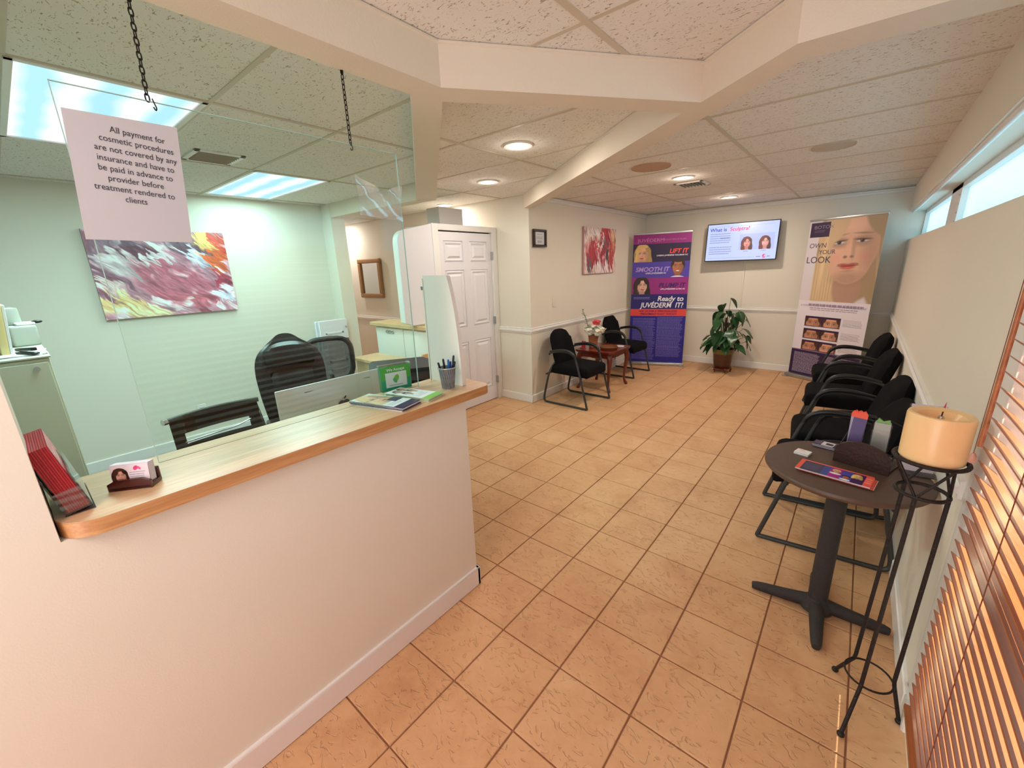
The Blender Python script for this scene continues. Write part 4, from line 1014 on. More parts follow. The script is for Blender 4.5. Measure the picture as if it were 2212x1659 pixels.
for y, lab in ((-.785, 'left hanging chain above the paper notice'), (-.2755, 'right hanging chain above the clear screen')):
    c = thing('hanging_chain', lab, 'chain', (SX, y, 2.012), group='chains of the acrylic screen')
    n = 15
    for k in range(n): link('chain_link', link_me, c, (0, -.0006*(n-k)*(y < -.5), .006+.0142*k), (0, 0, (k % 2)*PI/2*.9+.35))
    mk('hook', B().tube([(0, 0, .006), (.004, .001, -.004), (.004, .004, -.014), (-.004, .003, -.018), (-.004, 0, -.010)], .0014, 6, smooth=1), chain_m, c)
    mk('ceiling_hook', B().cyl((0, 0, .200), (0, 0, .210), .005, seg=10), chain_m, c)
vt_ = Vector((0, .075, 1)).normalized(); ut_ = Vector((0, 1, -.03)).normalized()
t = thing('paper_notice', 'white paper notice about payment taped to the hanging screen', 'notice', (SX+.004, -.871, 1.698))
me = B(); me._add([(0, -.099, 0), (0, .099, -.003), (0, .121, .266), (0, -.078, .264), (.0005, -.099, 0), (.0005, .099, -.003), (.0005, .121, .266), (.0005, -.078, .264)], [(0, 1, 2, 3), (7, 6, 5, 4), (0, 4, 5, 1), (1, 5, 6, 2), (2, 6, 7, 3), (3, 7, 4, 0)])
mk('paper', me, mat('notice_paper', (198, 194, 200), .8), t, smooth=False)
LN = ['All payment for', 'cosmetic procedures', 'are not covered by any', 'insurance and have to', 'be paid in advance to', 'provider before', 'treatment rendered to', 'clients']
for i, s in enumerate(LN):
    zz = .2275-.0206*i
    text(s, 'lettering', t, (.001, .0405-.0048*i, zz), .0182, ink_m, ut_, vt_, align='CENTER', sx=.86)

# ------------------------------------------------------------------ things on the counter
def booklet_stack(name, lab, loc, rz, w, h, n, cvv, dz=.0018, cols=((236, 232, 236), (214, 210, 216)), jit=.004, group=None):
    t = thing(name, lab, 'brochures', loc, rz, group)
    rr = random.Random(int(loc[0]*1e3+loc[1]*77)); ms = [mat('booklet_%d_%d_%d' % c, c, .5) for c in cols]
    for k in range(n):
        jx, jy = rr.uniform(-jit, jit), rr.uniform(-jit, jit)
        mk('booklet', B().box((-w/2+jx, -h/2+jy, k*dz), (w/2+jx, h/2+jy, k*dz+dz*.8)), ms[k % len(ms)], t, smooth=False)
    print_quad('cover_print', t, (-w/2+jx, -h/2+jy, n*dz), (1, 0, 0), (0, 1, 0), w, h, print_mat(cvv, name+'_cover_'+str(len(MATS))+str(int(loc[1]*1e3)), .3))
    return t
cv = Cv(200, 300, (236, 236, 240)); cv.rect(0, 0, 1, .62, (214, 224, 220)); cv.face(110, 95, 90, (232, 186, 158), (226, 196, 150), smile=.4, clip=cv.box_clip(0, 0, 1, .62), side=-.1)
cv.rect(.55, .50, 1, .68, (54, 60, 84)); cv.rect(0, .84, 1, 1, (48, 42, 82)); cv.lines(.1, .68, .7, .8, 3, (120, 120, 130), .4, .6)
t = booklet_stack('brochure_stack', 'brochures with a blonde woman’s face and dark blue foot on the counter', (-.435, -.195, CT), math.radians(105), .115, .28, 6, cv, .0025, ((236, 232, 236), (54, 46, 84)), .003)
cv = Cv(200, 300, (244, 246, 246)); cv.rect(0, .84, 1, 1, (120, 196, 60)); cv.lines(.15, .60, .8, .76, 3, (150, 160, 170), .4, .5)
for (x, y, k, hr) in [(60, 60, 34, (30, 24, 22)), (130, 50, 34, (90, 60, 40)), (150, 110, 34, (40, 30, 26)), (70, 125, 34, (24, 20, 20))]: cv.face(x, y, k, (232, 190, 160), hr, 'up', smile=.8)
t = booklet_stack('brochure_stack', 'brochures with small faces and a green foot beside the pen cup', (-.430, -.048, CT), math.radians(103), .105, .245, 5, cv, .0025, ((240, 240, 240), (190, 220, 160)), .003)

# pen cup
t = thing('pen_cup', 'silver wire mesh cup full of pens at the end of the counter', 'cup', (-.385, .118, CT))
mk('mesh_body', B().lathe([(.029, 0), (.029, .002), (.040, .100), (.039, .100), (.0285, .003)], seg=36, cap=False), wiremesh_m, t)
mk('base', B().lathe([(.001, 0), (.030, 0), (.030, .004), (.001, .004)], seg=36, cap=False), alu_m, t)
mk('rim', B().tube([(.0405*math.cos(a), .0405*math.sin(a), .100) for a in [2*PI*k/36 for k in range(36)]], .003, 8, closed=True), alu_m, t)
wires = B()
for k in range(22):
    a = 2*PI*k/22
    wires.tube([(.029*math.cos(a+.6*s_), .029*math.sin(a+.6*s_), .003) if q == 0 else (.0345*math.cos(a+.5*.5), .0345*math.sin(a+.5*.5), .05) if q == 1 else (.0395*math.cos(a+.5), .0395*math.sin(a+.5), .099) for q, s_ in ((0, 0), (1, 0), (2, 0))], .0006, 4)
    wires.tube([(.029*math.cos(a), .029*math.sin(a), .003), (.0345*math.cos(a-.25), .0345*math.sin(a-.25), .05), (.0395*math.cos(a-.5), .0395*math.sin(a-.5), .099)], .0006, 4)
w_ = mk('wires', wires, alu_m, t); w_['kind'] = 'stuff'
rr = random.Random(8)
pcs = [((24, 28, 40), 'black pen leaning left in the pen cup', -.030, -.012), ((20, 22, 30), 'black pen with a silver clip in the middle left of the pen cup', -.016, .004), ((34, 44, 92), 'dark blue pen in the middle of the pen cup', -.006, -.010), ((30, 110, 190), 'bright blue pen in the middle of the pen cup', .004, .006),
       ((24, 30, 62), 'tallest navy pen at the right of the pen cup', .028, .004), ((40, 60, 140), 'blue pen at the right of the pen cup', .024, -.008), ((16, 18, 26), 'short black pen at the far right of the pen cup', .032, .010)]
for i, (c, lab, ty, tx) in enumerate(pcs):
    p = thing('pen', lab, 'pen', (-.385+ty*.10, .118+ty*.45, CT+.006), group='pens in the mesh cup')
    L = .150 if i == 4 else rr.uniform(.118, .138); D = Vector((tx+ty*.35, ty*.45, .115)).normalized()
    mk('barrel', B().cyl((0, 0, 0), D*L*.78, .0042, seg=10), mat('pen_%d' % i, c, .3), p)
    mk('cap', B().tube([D*L*.76, D*L*.96, D*L], [.0050, .0050, .003], 10), mat('pen_%d' % i, c, .3), p)
    n_ = D.cross(Vector((0, 1, .2))).normalized()
    mk('clip', B().tube([D*L*.97, D*L*.97+n_*.0065, D*L*.80+n_*.0058], .0008, 6), chrome_m, p)

# green card acrylic sign
t = thing('counter_sign', 'green framed sign reading We Accept in an acrylic holder', 'sign', (-.585, -.03, CT), math.radians(78))
mk('holder_block', bx((-.075, -.012, 0), (.075, .012, .118), .002, 1), greenac_m, t)
cv = Cv(260, 200, (70, 176, 60)); cv.rect(0, .55, 1, 1, (20, 160, 120)); cv.rect(.14, .26, .86, .88, (232, 240, 240)); cv.ell(130, 105, 22, 34, (130, 196, 70), 2, .5); cv.ell(118, 122, 14, 24, (90, 180, 120), 2, -.6); cv.lines(.25, .78, .75, .84, 1, (120, 140, 150), .6, .6)
print_quad('insert_print', t, (-.072, -.0126, .003), (1, 0, 0), (0, 0, 1), .144, .112, print_mat(cv, 'we_accept_print', .3))
text('We Accept', 'lettering', t, (0, -.0135, .093), .019, wt_, align='CENTER', bold=.02)
mk('header_lip', bx((-.077, -.014, .118), (.077, .014, .124), .001, 1), acryl_m, t)

# red brochures in a clear holder (left end)
t = thing('red_brochure_holder', 'clear acrylic holder packed with red brochures at the left counter end', 'holder', (-.435, -1.10, CT))
T0 = Matrix.Translation((0, 0, .009))@Matrix.Rotation(.20, 4, 'X')
n = 9
for k in range(n):
    y0 = -.036+k*.0042
    mk('brochure', B().box((-.098, y0, .005), (.098, y0+.0036, .172), T=T0), mat('red_booklet_%d' % (k % 2), ((196, 38, 52), (176, 30, 44))[k % 2], .4), t, smooth=False)
cv = Cv(200, 170, (222, 96, 110)); cv.rect(0, 0, 1, .4, (230, 128, 138)); cv.lines(.2, .2, .7, .4, 2, (250, 220, 224), .4, .7); cv.face(150, 120, 60, (236, 178, 160), (120, 60, 40), 'up')
pq = print_quad('cover_print', t, T0@Vector((.098, .0022, .005)), (-1, 0, 0), T0.to_3x3()@Vector((0, 0, 1)), .196, .167, print_mat(cv, 'red_cover_print', .3))
hb = B().box((-.102, -.043, .002), (.102, -.040, .150), T=T0).box((-.102, .0045, .002), (.102, .0075, .095), T=T0).box((-.102, -.043, .001), (.102, .010, .003)).box((.0995, -.043, .002), (.102, .0075, .060), T=T0)
mk('acrylic_holder', hb, acryl_m, t, smooth=False)
# business card holder
t = thing('business_card_holder', 'dark wooden holder of pale business cards beside the red brochures', 'card holder', (-.395, -1.005, CT), math.radians(52))
mah = mat('mahogany', (70, 18, 16), .25, coat=.4, vary=.2, vscale=20)
mk('holder_base', B().box((-.050, -.022, 0), (.050, .026, .012), .003, 2).prism([(-.050, .0), (.050, .0), (.050, .020), (.03, .030), (-.03, .030), (-.050, .020)], -.022, -.014, T=Matrix.Rotation(PI/2, 4, 'X')@Matrix.Diagonal((1, 1, -1, 1))).box((-.050, .018, .006), (.050, .026, .042), .002, 1), mah, t)
for k in range(9): mk('card', B().box((-.044, -.009+k*.0026, .013), (.044, -.0072+k*.0026, .066), T=Matrix.Rotation(-.10, 4, 'X')), mat('pale_card', (236, 222, 232), .6), t, smooth=False)
cv = Cv(180, 110, (242, 232, 240)); cv.face(45, 60, 40, (226, 172, 146), (70, 40, 30), 'long'); cv.lines(.48, .4, .9, .85, 4, (150, 150, 160), .4, .7); cv.ell(120, 22, 10, 14, (226, 60, 130), 2, .6); cv.ell(136, 24, 6, 12, (236, 90, 150), 2, -.6)
print_quad('card_print', t, (-.044, -.0107, .014), (1, 0, 0), (0, .10, 1), .088, .052, print_mat(cv, 'card_print', .4))

# curved end panel
t = thing('divider_panel', 'tall white side panel with a curved front edge at the counter end', 'panel', (-.46, .19, CT))
P = [(-.118, 0), (.110, 0)]
for k in range(13):
    w = k/12; P.append((.108-.012*w-.048*w**3, .51*w))
P += [(-.118, .512)]
mk('board', B().prism(P, -.011, .011, T=Matrix.Rotation(PI/2, 4, 'X')), mat('panel_white', (238, 230, 222), .55), t, smooth=False)
mk('board_edge', bx((-.128, -.014, 0), (-.118, .014, .50), .002, 1), whitelam_m, t)
mk('label_clip', bx((-.134, -.016, .445), (-.122, -.011, .462)), mat('grey_label', (120, 120, 130), .5), t, smooth=False)

# ------------------------------------------------------------------ office furniture
t = thing('office_desk', 'pale wood work desk hidden behind the reception counter', 'desk', (-.9, 0, 0))
mk('desktop', B().prism([(.39, -1.15), (.39, .28), (-.08, .76), (-.80, .76), (-.80, .42), (-.32, .30), (-.32, -1.15)], .67, .70), maple_m, t, smooth=False)
for x0, y0, x1, y1 in [(-.30, -1.13, .37, -1.10), (-.79, .46, -.76, .74), (-.14, .55, -.11, .74), (.33, -1.09, .36, .20)]: mk('support_panel', bx((x0, y0, 0), (x1, y1, .67)), whitelam_m, t, smooth=False)

# iMac-like all-in-one computer, back to the counter
t = thing('desktop_computer', 'silver all-in-one computer seen from behind, over the counter edge', 'computer', (-.78, -.213, .70))
b = B(); W2, z0, z1 = .272, .085, .438; n = 14; rowsf = []
def bulge(u, w): return .004+.034*max(0, (1-abs(u)**2.6))*max(0, (1-abs(w)**2.6))
def ro(u, w):  # rounded corners
    y = u*W2; z = (z0+z1)/2+w*(z1-z0)/2; return y, z
rows = [[(bulge(-1+2*j/n, -1+2*i/n)+.0, *ro(-1+2*j/n, -1+2*i/n)) for j in range(n+1)] for i in range(n+1)]
b.sheet(rows)
b.box((-.010, -W2, z0), (.0045, W2, z1), .004, 2)
mk('back_shell', b, alus_m, t)
mk('screen_glass', bx((-.013, -W2+.004, z0+.06), (-.010, W2-.004, z1-.004)), black_m, t, smooth=False)
mk('vent_slot', bx((.0045, -.16, z1-.030), (.0145, .16, z1-.0265), .0005, 1), mat('slot_grey', (120, 122, 120), .6), t, smooth=False)
mk('stand', B().tube([(.035, 0, .30), (.060, 0, .18), (.050, 0, .03)], .010, 8, smooth=2).box((-.10, -.095, 0), (.085, .095, .008), .003, 2).box((.028, -.08, .04), (.040, .08, .24), .004, 1), alus_m, t)
# fruit logo: body with a bite, and leaf
def circ(cx, cy, r, n=20): return [(cx+r*math.cos(2*PI*k/n), cy+r*math.sin(2*PI*k/n)) for k in range(n)]
body = []
for k in range(64):
    a = 2*PI*k/64; r = .030*(1+.05*math.cos(2*a)-.0*math.sin(a)); x, y = r*1.0*math.cos(a), r*.98*math.sin(a)
    if abs(math.cos(a)) < .42 and math.sin(a) > 0: y -= .0075*(1-abs(math.cos(a))/.42)
    if abs(math.cos(a)) < .35 and math.sin(a) < 0: y += .0035*(1-abs(math.cos(a))/.35)
    x *= 1-.10*(y < 0)*abs(y)/.03
    d = math.hypot(x-.035, y-.006)
    if d < .0125 and x > 0:
        x = .035-math.sqrt(max(0, .0125**2-(y-.006)**2)) if abs(y-.006) < .0125 else x
    body.append((x, y))
TL = Matrix.Translation((.0383, 0, .315))@Matrix.Rotation(PI/2, 4, 'Z')@Matrix.Rotation(PI/2, 4, 'X')
lg = mk('logo', B().prism(body, 0, .0012, T=TL), mat('logo_dark', (58, 60, 60), .2, metal=.4), t, smooth=False, label='dark apple-shaped emblem')
leafp = [(0, .028), (.003, .036), (.010, .042), (.013, .043), (.012, .036), (.006, .030)]
mk('logo_leaf', B().prism(leafp, 0, .0012, T=TL), MATS['logo_dark'], t, smooth=False)

def office_base(t, r=.30, col=black_m, zseat=.42):
    for k in range(5):
        a = 2*PI*k/5+.3; mk('leg', B().tube([(0, 0, .10), (r*.6*math.cos(a), r*.6*math.sin(a), .085), (r*math.cos(a), r*math.sin(a), .06)], [.024, .018, .013], 8), col, t)
        mk('caster', B().cyl((r*math.cos(a)-.012, r*math.sin(a), .028), (r*math.cos(a)+.012, r*math.sin(a), .028), .028, seg=16), black_m, t)
    mk('gas_lift', B().cyl((0, 0, .08), (0, 0, zseat), .022, seg=14), col, t)
def shell(hw, z0, z1, x0, lean, curve, th, top=.35, m=10, n=12, shape=None):
    b = B(); fr_, bk = [], []
    for i in range(m+1):
        w = i/m; A, C_ = [], []
        for j in range(n+1):
            u = -1+2*j/n; h_ = hw*(shape(w) if shape else 1)
            z = z0+(z1-z0)*w-(abs(u)**2.5)*top*hw*max(0, (w-.5)*2)**2
            x = x0-lean*w+curve*u*u; e = (1-abs(u)**5)*(1-abs(2*w-1)**7)
            A.append((x+th*e, u*h_, z)); C_.append((x-th*e-.002, u*h_, z))
        fr_.append(A); bk.append(C_)
    b.sheet(fr_); b.sheet(bk); bmesh.ops.remove_doubles(b.bm, verts=b.bm.verts, dist=.0021)
    return b
# executive leather chair
t = thing('executive_chair', 'black padded leather office chair with a high rounded back', 'office chair', (-2.12, .16, 0), -.25)
office_base(t)
mk('seat', B().box((-.24, -.25, .43), (.26, .25, .53), .045, 4), blk_leather, t)
mk('backrest', shell(.25, .50, 1.165, -.25, .10, .05, .045, .25, 18, 14, shape=lambda w: .88+.12*math.sin(PI*min(1, w*.9)) if w < .6 else .99*math.sqrt(max(.02, 1-((w-.6)/.4)**2*.80))), blk_leather, t)
mk('headrest_pad', shell(.17, .93, 1.11, -.235, .03, .045, .045, .3, 8, 10), blk_leather, t)
mk('backrest_panel', shell(.15, .55, .91, -.222, .05, .035, .035, .2, 8, 10), blk_leather, t)
for s in (-1, 1): mk('armrest', B().tube([(-.20, s*.27, .48), (-.20, s*.29, .66), (-.12, s*.30, .70), (.12, s*.30, .70), (.18, s*.29, .62), (.16, s*.27, .48)], .016, 8, smooth=2), black_m, t)
# mesh task chair
t = thing('mesh_task_chair', 'black office chair with a see-through mesh back and thick curved frame', 'office chair', (-2.62, .70, 0), -.35)
office_base(t)
mk('seat', B().box((-.23, -.24, .42), (.25, .24, .50), .035, 4), fabric_m, t)
ring = []
for k in range(28):
    a = 2*PI*k/28; cy, cz = math.cos(a), math.sin(a); yy = .205*(abs(cy)**.55)*(1 if cy > 0 else -1)*(1.0+.06*cz); zz = .80+.205*(abs(cz)**.55)*(1 if cz > 0 else -1)
    ring.append((-.25-.08*(zz-.58)+.04*(yy/.2)**2, yy, zz))
mk('back_frame', B().tube(ring, .024, 8, closed=True), black_m, t)
mk('back_mesh', B().sheet([[(-.25-.08*(z-.58)+.04*u*u, .2*u, z) for u in (-1, -.5, 0, .5, 1)] for z in (.60, .7, .8, .9, 1.0)]), mesh_m, t)
mk('spine', B().tube([(-.10, 0, .42), (-.26, 0, .44), (-.29, 0, .58), (-.28, 0, .64)], .020, 8, smooth=2), black_m, t)
# low back chair with slotted mesh back
t = thing('low_office_chair', 'black low-backed office chair with a slot in its back, nearest the counter', 'office chair', (-1.30, -.515, -.0), .06)
office_base(t)
mk('seat', B().box((-.22, -.23, .43), (.24, .23, .50), .03, 3), fabric_m, t)
X0 = -.22
def P3(u, z): return (X0-.10*(z-.6)+.03*u*u, .205*u, z)
fr2 = B(); us = [-1+2*j/12 for j in range(13)]
fr2.sheet([[P3(u, z) for u in us] for z in (.845, .89, .930)], .014)
fr2.sheet([[P3(u, z) for u in us] for z in (.755, .77, .79)], .014)
for s in (-1, 1): fr2.sheet([[P3(s*u, z) for u in (.74, .87, 1.0)] for z in (.755, .80, .85)], .014)
mk('back_frame', fr2, mat('dark_bronze_plastic', (44, 40, 32), .45), t)
mk('back_fabric', B().sheet([[P3(u, z) for u in us] for z in (.56, .62, .70, .758)], .012), MATS['dark_bronze_plastic'], t)
mk('lumbar_bar', B().tube([P3(-.78, .80), P3(-.4, .80), (P3(0, .805)[0]+.01, 0, .806), P3(.4, .805), P3(.78, .83)], .0035, 8, smooth=1), alu_m, t)
mk('top_roll', B().tube([P3(-1.04, .930), P3(-.5, .933), P3(0, .935), P3(.5, .933), P3(1.04, .930)], .014, 10, smooth=1), MATS['dark_bronze_plastic'], t)
mk('roll_cap', B().cyl(P3(-1.12, .930), P3(-1.03, .930), .015, seg=14), chrome_m, t)
for s in (-1, 1): mk('arm', B().tube([(.0, s*.24, .46), (-.02, s*.27, .60), (-.12, s*.26, .62), (-.24, s*.215, .62)], .010, 8, smooth=2), chrome_m, t)

# printer
t = thing('printer', 'black desktop printer behind the computer', 'printer', (-1.36, .55, .70), math.radians(58))
mk('body', B().box((-.21, -.18, 0), (.21, .18, .20), .02, 3), black_m, t)
mk('lid', B().prism([(-.215, .20), (.215, .20), (.215, .265), (.17, .285), (-.19, .285), (-.215, .27)], -.185, .185, T=Matrix.Rotation(PI/2, 4, 'X')), mat('printer_lid', (34, 35, 37), .6), t)
mk('output_tray', B().box((-.16, -.30, .10), (.16, -.17, .115), .004, 1), black_m, t)
mk('output_slot', bx((-.17, -.183, .12), (.17, -.178, .19)), dark_m, t, smooth=False)
mk('control_panel', B().box((-.20, -.20, .205), (.20, -.178, .262), .006, 2), mat('printer_panel', (40, 42, 44), .25), t)
t = thing('cable_coil', 'black cable looped beside the printer behind the pen cup', 'cable', (-1.06, .66, .702))
mk('cable', B().tube([(.0, 0, .004), (.03, .02, .10), (.06, .05, .16), (.03, .09, .20), (-.02, .08, .16), (-.01, .04, .10), (.03, .05, .05), (.07, .0, .01)], .006, 8, smooth=3), black_m, t)
t = thing('adding_machine', 'small white desk machine behind the end panel', 'office machine', (-.93, .40, .70), .3)
mk('body', B().box((-.08, -.10, 0), (.08, .10, .06), .012, 3), whitelam_m, t); mk('dial', B().lathe([(.001, .06), (.045, .06), (.045, .066), (.001, .068)], seg=28, cap=False), mat('dial_grey', (190, 192, 190), .4), t)

# back counter with wood top, lower desk
t = thing('back_counter', 'white cabinet counter with pale wood top standing left of the closet', 'counter', (-2.65, 1.60, 0))
mk('body', bx((-.53, -.06, 0), (.52, .170, 1.03)), whitelam_m, t, smooth=False)
mk('worktop', bx((-.56, -.12, 1.03), (.55, .170, 1.068), .004, 1), maple_m, t)
mk('door_leaf', bx((-.52, -.072, .10), (-.02, -.061, 1.01), .002, 1), whitelam_m, t)
mk('door_leaf', bx((-.01, -.072, .10), (.50, -.061, 1.01), .002, 1), whitelam_m, t)
hk = B()
for k, x in enumerate((-.30, -.26, -.20)): hk.tube([(x+.02*math.cos(a), -.078, .967+.014*math.sin(a)) for a in [2*PI*q/10 for q in range(10)]], .004, 6, closed=True)
mk('key_hooks', hk.box((-.32, -.076, .978), (-.24, -.072, .985)), alu_m, t)
t = thing('low_credenza', 'low pale wood credenza behind the printer', 'cabinet', (-2.25, 1.262, 0))
mk('top', bx((-.75, -.16, .72), (.45, .14, .75), .003, 1), maple_m, t); mk('body', bx((-.72, -.14, 0), (.42, .14, .72)), maple_m, t, smooth=False)
mk('side_riser', bx((.40, -.15, .751), (.42, .14, .90), .002, 1), maple_m, t)

# rounded white wing cabinet left of the door
t = thing('wing_cabinet', 'thin white cabinet with a rounded top corner left of the panelled door', 'cabinet', (-2.40, 1.77, 1.085))
P = [(0, 0), (0, .968), (-.02, .966), (-.30, .905)]
for k in range(1, 8):
    a = PI/2+PI/2*k/7; P.append((-.31+.115*math.cos(a), .79+.115*math.sin(a)))
P += [(-.425, .03), (-.415, .03), (-.36, .01), (-.35, 0)]
YZ = Matrix(((0, 0, 1, 0), (1, 0, 0, 0), (0, 1, 0, 0), (0, 0, 0, 1)))
mk('side_panel', B().prism([p for p in P], .034, .052, T=YZ), door_m, t, smooth=False)
mk('body', B().prism([(p[0]*.985, p[1]*.99+.003) for p in P], -.035, .033, T=YZ), whitelam_m, t, smooth=False)
t = thing('storage_box', 'plain grey box on top of the closet over the door', 'box', (-2.56, 2.15, 2.05))
mk('carton', B().box((-.10, -.17, 0), (.10, .17, .19), .003, 1), mat('grey_carton', (196, 190, 186), .7), t)
mk('flap', bx((-.08, .171, .03), (.09, .176, .14)), mat('tan_flap', (150, 140, 120), .8), t, smooth=False)

# half-height gate against the end of the office wall
t = thing('half_gate', 'low white panelled half door folded against the hall opening', 'door', (-3.67, 1.28, 0), PI/2)
mk('leaf', bx((-.17, -.02, .02), (.17, .02, 1.09), .004, 1), door_m, t)
mk('back_leaf', bx((-.19, .03, .02), (.13, .06, 1.085), .004, 1), door_m, t)
pb = B()
for (z0, z1) in ((.60, .95), (.12, .52)):
    for lo, hi in [((-.11, -.026, z0), (.11, -.02, z0+.02)), ((-.11, -.026, z1-.02), (.11, -.02, z1)), ((-.11, -.026, z0), (-.09, -.02, z1)), ((.09, -.026, z0), (.11, -.02, z1))]: pb.box(lo, hi, .002, 1)
mk('panel_moulding', pb, door_m, t)
mk('knob', B().ball((.145, -.03, 1.0), .012, 2), alu_m, t)

# filing cabinet with things on top
t = thing('filing_cabinet', 'beige metal filing cabinet at the far left behind the counter', 'cabinet', (-1.60, -1.235, 0))
mk('body', bx((-.70, -.19, .02), (-.004, .19, 1.30), .006, 2), cab_m, t)
mk('top_lid', bx((-.705, -.195, 1.302), (.004, .195, 1.312), .003, 1), cab_m, t)
d = mk('door', bx((-.004, -.182, .04), (.010, .182, 1.285), .004, 2), cab_m, t)
mk('pull', bx((.010, -.17, .80), (.030, -.15, .92), .004, 1), alu_m, d)
mk('lock', B().cyl((.010, .145, 1.262), (.018, .145, 1.262), .010, seg=18), alu_m, t)
z = 1.3125
t = thing('file_folder', 'yellowish file folder standing on the filing cabinet', 'folder', (-1.86, -1.165, z), .04)
mk('cover', B().box((-.11, -.012, 0), (.11, .012, .235), .004, 2, T=Matrix.Rotation(-.10, 4, 'X')), mat('manila', (240, 214, 150), .6), t)
mk('sheets', B().box((-.105, .013, .004), (.105, .022, .215), .001, 1, T=Matrix.Rotation(-.10, 4, 'X')), paper_m, t)
t = thing('label_printer', 'grey label machine with a dark knob on the filing cabinet', 'office machine', (-2.19, -1.09, z), .1)
mk('body', B().box((-.09, -.05, 0), (.09, .045, .10), .012, 3), mat('machine_grey', (176, 176, 168), .5), t)
mk('tower', B().box((-.07, -.045, .10), (.02, .01, .185), .01, 2), mat('machine_grey', (176, 176, 168), .5), t)
mk('knob', B().ball((.05, .055, .112), .013, 2, (1, 1.6, .6)), black_m, t)
mk('lever', B().box((-.02, -.02, .10), (.08, .045, .113), .003, 1), whitelam_m, t)
t = thing('stapler', 'dark stapler lying on the filing cabinet papers', 'stapler', (-1.69, -1.10, z+.006), .4)
mk('base', B().box((-.06, -.014, 0), (.06, .014, .008), .003, 1), black_m, t); mk('arm', B().box((-.06, -.011, .012), (.055, .011, .026), .005, 2, T=Matrix.Rotation(-.05, 4, 'Y')), black_m, t)
t = thing('paper_stack', 'loose white papers spread on the filing cabinet', 'papers', (-1.76, -1.15, z))
for k in range(3): mk('paper_leaf', B().box((-.14, -.10, k*.002), (.11, .10, k*.002+.0012), T=Matrix.Rotation(.1*k-.1, 4, 'Z')), paper_m, t, smooth=False)

# ------------------------------------------------------------------ round table and its load
t = thing('round_side_table', 'round dark brown pedestal table on a black four-armed iron base', 'table', (1.098, .985, 0))
mk('tabletop', B().lathe([(.001, .712), (.268, .712), (.280, .716), (.286, .724), (.286, .732), (.281, .739), (.001, .740)], seg=64, cap=False), walnut_m, t)
ib = mat('textured_black_iron', (46, 41, 40), .6, bump=.5, bscale=260)
mk('column', B().lathe([(.038, .03), (.038, .69), (.10, .70), (.10, .711)], seg=28), ib, t)
for k in range(4):
    a = PI/2*k+.08; c_, s_ = math.cos(a), math.sin(a); L = .262 if k != 1 else .262
    mk('foot', B().tube([(.0, 0, .045), (.10*c_, .10*s_, .032), (L*.9*c_, L*.9*s_, .022), (L*c_, L*s_, .018)], [.034, .028, .022, .016], 12, smooth=1), ib, t)
mk('hub', B().lathe([(.066, .018), (.062, .045), (.046, .062), (.038, .075)], seg=28), ib, t)
TZ = .7402
cv = Cv(360, 150, (70, 40, 110)); cv.rect(0, 0, .06, 1, (244, 90, 66)); cv.rect(.06, 0, .34, 1, (52, 46, 84)); cv.lines(.08, .15, .32, .85, 8, (130, 124, 160), .4, .6)
cv.rect(.34, 0, .44, 1, (56, 72, 160)); cv.rect(.44, 0, .60, 1, (168, 36, 140)); cv.face(.52*360, 40, 26, (226, 170, 130), (220, 190, 120), 'up'); cv.rect(.60, 0, .74, 1, (70, 74, 176)); cv.face(.67*360, 95, 24, (176, 112, 80), (40, 30, 30), 'up')
cv.rect(.74, 0, .90, 1, (64, 24, 90)); cv.face(.80*360, 40, 26, (232, 190, 140), (232, 200, 110), 'long'); cv.rect(.90, 0, 1, 1, (248, 92, 76)); cv.lines(.91, .2, .99, .8, 3, (255, 220, 210), .4, .6)
booklet_stack('leaflet_stack', 'purple and orange leaflets fanned on the round table', (1.072, .885, TZ), math.radians(-9), .245, .10, 7, cv, .0018, ((246, 240, 244), (240, 100, 80)), .009)
cv = Cv(180, 110, (60, 54, 84)); cv.rect(.38, 0, .92, 1, (228, 222, 226)); cv.rect(.55, .25, .88, .75, (40, 40, 52)); cv.lines(.06, .2, .32, .8, 4, (140, 134, 160), .4, .6)
t = booklet_stack('card_stack', 'small dark and white leaflet pile near the far edge of the round table', (1.02, 1.19, TZ), math.radians(-12), .085, .055, 5, cv, .003, ((60, 54, 84), (220, 216, 222)), .001)
cv = Cv(180, 110, (246, 244, 246)); cv.lines(.2, .18, .6, .3, 1, (200, 60, 90), .8, .8); cv.lines(.2, .5, .8, .75, 3, (190, 180, 186), .4, .6)
booklet_stack('card_stack', 'white business card pile alone at the left of the round table', (.948, 1.045, TZ), math.radians(-14), .056, .05, 4, cv, .0025, ((246, 244, 246), (226, 222, 226)), .0008)
# arched brown holder with flyers behind it
t = thing('leaflet_rack', 'dark brown arched rack on the round table holding flyers', 'rack', (1.150, 1.02, TZ), -.30)
P = [(-.095, 0), (.095, 0)]+[(.095*math.cos(a), .052+.058*math.sin(a)) for a in [PI*k/16 for k in range(17)]]
mk('arched_front', B().prism(P, -.006, .006, T=Matrix.Translation((0, 0, 0))@Matrix.Rotation(PI/2, 4, 'X')), mat('dark_brown_wood', (48, 22, 14), .45, bump=.2, bscale=90, vary=.3, vscale=12), t)
mk('tray_floor', bx((-.092, .006, 0), (.092, .17, .008), .002, 1), MATS['dark_brown_wood'], t)
rb = B()
for s in (-1, 1): rb.tube([(s*.09, .008, .05), (s*.09, .09, .10), (s*.088, .165, .16), (s*.086, .17, .01)], .003, 6, smooth=1)
rb.tube([(-.086, .168, .16), (0, .172, .185), (.086, .168, .16)], .003, 6, smooth=2)
mk('wire_back', rb, iron_m, t)
t = thing('flyer_bundle', 'tall purple flyers with orange tops standing in the dark rack', 'flyers', (1.118, 1.125, TZ+.0085), -.2)
rr = random.Random(2)
